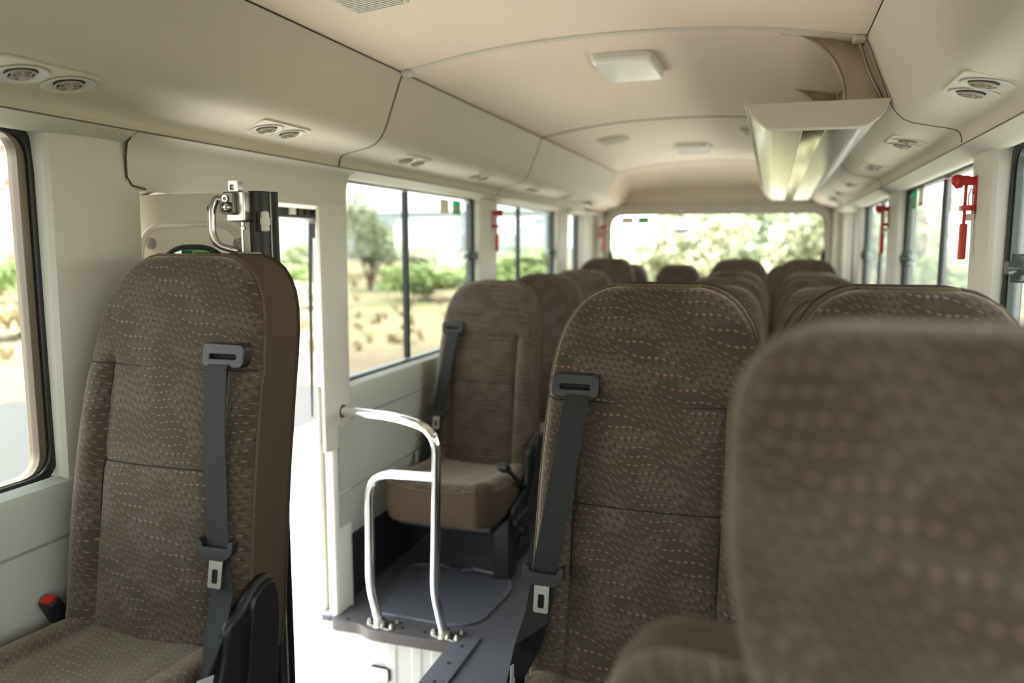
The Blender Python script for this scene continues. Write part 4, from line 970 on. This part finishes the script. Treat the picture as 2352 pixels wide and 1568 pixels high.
# emergency hammers
def hammer(x, y, z, yaw, label):
    o = empty('emergency_hammer', (x, y, z), yaw)        # local: +y out of the wall, x along
    mb = MB(); mb.box((-0.016, 0.0, -0.098), (0.016, 0.006, 0.0)); holder = mb.build('holder', M['red'], o, bevel=0.002)
    mb = MB(); mb.prism(roundpoly([(-0.014, 0.0), (0.014, 0.0), (0.014, -0.022), (-0.014, -0.022)], 0.004, 3), lambda p, q, h: (p, h, q - 0.002), 0.004, 0.040); mb.lathe((0, 0.034, -0.014), (0, 1, 0), [(0.017, 0), (0.019, 0.012), (0.010, 0.020)], 16); mb.build('head_clip', M['red'], holder)
    mb = MB(); mb.box((-0.018, 0.004, -0.090), (0.018, 0.034, -0.076)); mb.build('handle_clip', M['red'], holder, bevel=0.002)
    mb = MB(); mb.lathe((0, 0.014, -0.010), (0, 1, 0), [(0.009, 0), (0.012, 0.006), (0.012, 0.022), (0.016, 0.030), (0.012, 0.042), (0.003, 0.046)], 16); head = mb.build('hammer_head', M['red'], o)
    mb = MB(); mb.lathe((0, 0.024, -0.125), (0, 0, 1), [(0.004, 0), (0.004, 0.112)], 10); mb.build('shaft', M['red'], o)
    mb = MB(); mb.prism(rrect(0, 0.024, 0.020, 0.018, 0.007, 4), lambda p, q, h: (p, q, h), -0.218, -0.124); mb.build('grip', M['orange_red'], o, bevel=0.004)
    mb = MB(); mb.box((-0.013, 0.006, -0.116), (0.013, 0.020, -0.098)); mb.build('label', M['pale'], o)
    mb = MB(); mb.tube(smooth_path([(0.004, 0.010, -0.03), (0.010, 0.016, -0.055), (0.006, 0.012, -0.08)], 0.01), 0.0016, 6); mb.build('tether', M['red'], o)
    mb = MB(); mb.lathe((0, 0.006, -0.040), (0, 1, 0), [(0.006, 0), (0.006, 0.003), (0.003, 0.004)], 12); mb.build('screw', M['steel'], o)
    o.scale = (0.92, 0.92, 0.92); return tag(o, label, 'hammer', 'red emergency hammers')
hammer(0.462, 2.165, 1.405, PI / 2, 'large red emergency hammer on the pillar beside the window seat')
hammer(0.462, 3.66, 1.402, PI / 2, 'smaller looking red emergency hammer on the second pillar along the window seats')
hammer(-1.323, 3.66, 1.408, -PI / 2, 'red emergency hammer on the pillar after the window by the chrome rail')
hammer(-1.272, 5.975, 1.385, -PI / 2, 'red emergency hammer on the rear corner beside the back window')

# ------------------------------------------------------------------ outside
GZ = -0.75
def ground_mat():
    m, nt, b = new_mat('roadside_ground'); g = G(nt)
    tc = nt.nodes.new('ShaderNodeTexCoord'); sx_ = nt.nodes.new('ShaderNodeSeparateXYZ'); nt.links.new(tc.outputs['Object'], sx_.inputs[0])
    d = g.lin2(sx_.outputs[0], -0.6, sx_.outputs[1], 0.8)
    n1 = g.noise(tc.outputs['Object'], 0.35, 4); n2 = g.noise(tc.outputs['Object'], 1.6, 4); n3 = g.noise(tc.outputs['Object'], 40, 2)
    dd = g.add(d, g.mul(g.sub(n2, 0.5), 1.2))
    bounce_ground = g.mixc(n3, lin((206, 202, 190)), lin((222, 217, 206)))  # pale ground beside the bus, added to bounce light up to the ceiling
    asphalt = g.mixc(n3, lin((60, 59, 57)), lin((68, 67, 64)))
    sand = g.mixc(n2, lin((112, 101, 80)), lin((94, 82, 60)))
    dry = g.mixc(g.smooth(n1, 0.42, 0.62), lin((132, 120, 90)), lin((104, 106, 68)))
    near = g.m('MAXIMUM', g.sub(1.0, g.smooth(sx_.outputs[1], 0.2, 1.6)), g.smooth(g.add(g.m('ABSOLUTE', g.add(sx_.outputs[0], 0.43)), g.mul(n1, 0.6)), 4.3, 4.8))  # pale ground is cut off towards the front to keep that ceiling darker
    c0 = g.mixc(near, bounce_ground, asphalt)
    c1 = g.mixc(g.smooth(dd, 11.2, 11.6), c0, sand)
    c2 = g.mixc(g.smooth(dd, 13.0, 16.5), c1, dry)
    right = g.smooth(sx_.outputs[0], 6.5, 8.0)
    c3 = g.mixc(right, c2, g.mixc(n1, lin((128, 118, 88)), lin((106, 106, 72))))
    nt.links.new(c3, b.inputs['Base Color']); b.inputs['Roughness'].default_value = 0.95
    return m
mb = MB(); mb.add([(-300, -120, GZ), (300, -120, GZ), (300, 500, GZ), (-300, 500, GZ)], [(0, 1, 2, 3)])
struct(mb.build('ground', ground_mat(), smooth=0), 'asphalt verge and dry grassland outside the bus')

def leaf_mat(name, a, b_):
    m, nt, b = new_mat(name); g = G(nt); tc = nt.nodes.new('ShaderNodeTexCoord')
    nt.links.new(g.mixc(g.noise(tc.outputs['Object'], 1.6, 3), lin(a), lin(b_)), b.inputs['Base Color']); b.inputs['Roughness'].default_value = 0.7
    return m
LM = {'green': leaf_mat('leaf_green', (116, 130, 94), (150, 158, 120)), 'olive': leaf_mat('leaf_olive', (142, 146, 110), (168, 168, 134)), 'lush': leaf_mat('leaf_lush', (104, 128, 66), (134, 150, 92)), 'dry': leaf_mat('leaf_dry', (146, 132, 98), (164, 150, 116))}
BARK = plain('bark', (96, 80, 62), 0.9)
def plant(name, x, y, w, h, mat_, label, cat, group, nleaf=1500, trunk=True, base=0.15, leaf=0.14, lobes=9):
    rnd = random.Random(hash((round(x, 2), round(y, 2))) & 0xffff)
    o = empty(name, (x, y, GZ))
    L = []
    for k in range(lobes):
        a = rnd.uniform(0, 2 * PI); r = w * 0.30 * math.sqrt(rnd.random()); zc_ = h * lerp(base + 0.16, 0.80, rnd.random())
        L.append((r * math.cos(a), r * math.sin(a), zc_, w * rnd.uniform(0.18, 0.30), h * rnd.uniform(0.14, 0.22)))
    mb = MB(); vs_ = []; fs = []
    for k in range(nleaf):
        cx, cy2, cz, rr, rh = L[k % lobes]
        d = Vector((rnd.gauss(0, 1), rnd.gauss(0, 1), rnd.gauss(0, 1))).normalized() * rnd.uniform(0.65, 1.05)
        p = Vector((cx + d.x * rr, cy2 + d.y * rr, cz + d.z * rh)); t = Vector((rnd.gauss(0, 1), rnd.gauss(0, 1), rnd.gauss(0, 0.8))).normalized(); q = t.orthogonal().normalized(); s_ = leaf * rnd.uniform(0.6, 1.3)
        i = len(vs_); vs_ += [p - t * s_, p + q * s_ * 0.45, p + t * s_, p - q * s_ * 0.45]; fs.append((i, i + 1, i + 2, i + 3))
    mb.add(vs_, fs); mb.build('foliage', LM[mat_], o, smooth=0, recalc=False)
    mb = MB()
    for cx, cy2, cz, rr, rh in L[:6]:
        mb.tube(smooth_path([(0, 0, -0.02), (cx * 0.2, cy2 * 0.2, h * base), (cx, cy2, cz)], 0.2, 4), [0.05 * h / 3] * 6 + [0.02], 7)
    mb.build('stems', BARK, o)
    return tag(o, label, cat, group)
T = 'trees outside the bus'; B_ = 'shrubs outside the bus'
plant('tree', -16.5, 30.0, 3.0, 4.2, 'green', 'rounded green tree standing alone in the divided window by the chrome rail', 'tree', T, 2600)
plant('tree', -13.4, 28.6, 1.6, 2.9, 'olive', 'paler olive tree beside the rounded green tree', 'tree', T, 1200)
plant('shrub', -19.6, 29.5, 2.6, 2.2, 'green', 'round green shrub seen through the open doorway', 'shrub', B_, 1500)
plant('shrub', -17.6, 25.6, 2.0, 1.3, 'lush', 'lower bright shrub in front of the doorway shrub', 'shrub', B_, 900)
plant('shrub', -12.0, 26.0, 4.2, 1.5, 'lush', 'broad bright green shrub low in the divided window', 'shrub', B_, 1800)
plant('shrub', -8.0, 22.6, 2.6, 1.4, 'lush', 'bright green shrub next to the broad one, nearer the pillar', 'shrub', B_, 1300)
plant('shrub', -13.6, 21.5, 2.6, 0.9, 'olive', 'low olive shrub in front of the broad bright shrub', 'shrub', B_, 900)
plant('shrub', -25.5, 19.5, 4.5, 1.6, 'lush', 'green shrub far beyond the front window', 'shrub', B_, 1500)
plant('shrub', -15.6, 12.6, 3.0, 0.8, 'dry', 'dry straw coloured shrub beyond the road in the front window', 'shrub', B_, 1200)
plant('shrub', -12.6, 40.0, 5.0, 2.0, 'lush', 'green shrub low in the middle door side window', 'shrub', B_, 1300, leaf=0.2)
plant('shrub', -7.4, 44.0, 4.0, 1.8, 'olive', 'olive shrub low in the second divided window', 'shrub', B_, 1000, leaf=0.2)
k = 0
for x, y, w, h, mt, lb in ((-2.3, 24.6, 3.4, 4.0, 'olive', 'pale leafy tree in the centre of the rear window'), (1.15, 25.0, 3.0, 4.2, 'olive', 'pale leafy tree next to the centre tree, behind the aisle seats'), (3.6, 29.5, 2.8, 3.4, 'green', 'greener tree at the window seat end of the rear window'),
                           (-0.6, 31.0, 4.0, 4.8, 'green', 'taller green tree behind the pale trees of the rear window'), (-3.6, 29.0, 1.6, 2.0, 'olive', 'lower pale tree at the edge of the rear window group')):
    plant('tree', x, y, w, h, mt, lb, 'tree', T, 2200)
plant('shrub', -9.2, 60.0, 2.6, 2.4, 'green', 'distant small green bush left in the rear window', 'shrub', B_, 700, leaf=0.25)
plant('shrub', 5.6, 30.0, 3.6, 1.8, 'lush', 'green shrub beyond the window with the front red hammer', 'shrub', B_, 1200)
plant('shrub', 8.8, 38.0, 3.6, 1.6, 'olive', 'olive shrub beyond the hammer window, further out', 'shrub', B_, 1000)
plant('tree', 10.6, 52.0, 3.6, 4.4, 'olive', 'pale slender tree beyond the second hammer window', 'tree', T, 1400)
plant('tree', 6.6, 40.0, 2.4, 4.6, 'olive', 'pale tree seen through the far narrow windows', 'tree', T, 1300)
SPOTS = [(o.location.x, o.location.y) for o in bpy.data.objects if o.get('category') in ('tree', 'shrub')]
# grass tufts over the verge
mb = MB(); rnd = random.Random(3); vs_ = []; fs = []
for k in range(2600):
    x = rnd.uniform(-34, 14); y = rnd.uniform(9, 46)
    if -0.6 * x + 0.8 * y < 14.5: continue
    if abs(x + 0.4) < 2 and y < 12: continue
    if any((x - a_) ** 2 + (y - b_) ** 2 < 6.5 for a_, b_ in SPOTS): continue
    hh = rnd.uniform(0.12, 0.36)
    for j in range(5):
        a = rnd.uniform(0, 2 * PI); dx_, dy_ = math.cos(a) * 0.08, math.sin(a) * 0.08; i = len(vs_); lx_, ly_ = rnd.uniform(-.2, .2), rnd.uniform(-.2, .2)
        vs_ += [(x - dx_, y - dy_, GZ), (x + dx_, y + dy_, GZ), (x + lx_, y + ly_, GZ + hh)]; fs.append((i, i + 1, i + 2))
mb.add(vs_, fs); tag(mb.build('dry_grass', LM['dry'], smooth=0, recalc=False), 'dry straw coloured grass over the roadside verge', 'grass', kind='stuff')
# distant buildings
def shed(x0, x1, y0, y1, h, col, label, bands=0):
    o = empty('warehouse', ((x0 + x1) / 2, (y0 + y1) / 2, GZ)); hx, hy = (x1 - x0) / 2, (y1 - y0) / 2
    mb = MB(); mb.box((-hx, -hy, 0), (hx, hy, h)); mb.build('walls', plain('shed_wall', col, 0.7), o)
    mb = MB(); mb.prism([(-hy - 0.4, h), (hy + 0.4, h), (0, h + 1.4)], lambda p, q, hh: (hh, p, q), -hx - 0.4, hx + 0.4); mb.build('roof', plain('shed_roof', (170, 176, 180), 0.5), o)
    for k in range(bands):
        mb = MB(); xx = -hx + (k + 0.5) * 2 * hx / bands; mb.box((xx - hx / bands * 0.5, -hy - 0.1, 0.0), (xx + hx / bands * 0.5, -hy, h * 0.55)); mb.build('shutter', plain('shutter', (140, 146, 152), 0.6), o)
    return tag(o, label, 'building')
shed(-62, -28, 92, 110, 6.2, (172, 184, 192), 'long pale blue grey warehouse far beyond the divided window', 5)
shed(-66, -56, 30, 40, 4.6, (196, 198, 196), 'pale shed far off in the front window', 2)
shed(10, 34, 96, 110, 3.2, (186, 182, 172), 'low pale building far beyond the hammer window', 3)
sg = empty('billboard', (-50.5, 33.0, GZ))
mb = MB(); mb.box((-3.4, -0.15, 1.2), (3.4, 0.15, 4.6)); mb.build('panel', plain('billboard_panel', (92, 70, 58), 0.6), sg)
mb = MB(); mb.box((-2.6, -0.2, 2.0), (-0.6, -0.15, 3.8)); mb.box((0.4, -0.2, 1.7), (2.8, -0.15, 3.0)); mb.build('print', plain('billboard_print', (196, 110, 52), 0.6), sg)
mb = MB(); mb.tube([(-2, 0, 0), (-2, 0, 1.2)], 0.12, 8); mb.build('post', M['steel'], sg)
mb = MB(); mb.tube([(2, 0, 0), (2, 0, 1.2)], 0.12, 8); mb.build('post', M['steel'], sg)
tag(sg, 'dark and orange billboard far off in the front window', 'billboard')
PY = plain('pylon_red', (206, 120, 96), 0.7)
for x, y, h, lb in ((-41.0, 31.5, 17.0, 'nearer faded red lattice pylon in the front window'), (-72.0, 58.0, 24.0, 'further faded red lattice pylon in the front window')):
    o = empty('lattice_pylon', (x, y, GZ)); mb = MB(); N = 9
    def pt(i, k): f = 1 - 0.8 * i / N; a = PI / 4 + k * PI / 2; return (1.9 * f * math.cos(a), 1.9 * f * math.sin(a), h * i / N)
    for i in range(N):
        for k in range(4):
            mb.tube([pt(i, k), pt(i + 1, k)], 0.09, 5); mb.tube([pt(i, k), pt(i + 1, (k + 1) % 4)], 0.05, 5); mb.tube([pt(i + 1, k), pt(i, (k + 1) % 4)], 0.05, 5)
    mb.build('mast', PY, o, recalc=False)
    mb = MB()
    for zz_ in (0.55, 0.78): mb.tube([(-5, 0, h * zz_), (0, 0, h * zz_ + 0.8), (5, 0, h * zz_)], 0.09, 5); mb.tube([(-5, 0, h * zz_), (5, 0, h * zz_)], 0.09, 5)
    mb.build('cross_arm', PY, o, recalc=False)
    tag(o, lb, 'pylon')
for lb, pts in (('low pale boundary wall far behind the rear window', [(-30, 70), (-4, 72)]), ('low grey boundary wall across the field beyond the hammer windows', [(5, 60), (60, 62)])):
    (xa, ya), (xb, yb) = pts; mb = MB(); mb.box((xa, ya, GZ), (xb, yb, GZ + 1.25)); tag(mb.build('boundary_wall', plain('boundary_render', (190, 186, 178), 0.8)), lb, 'wall')
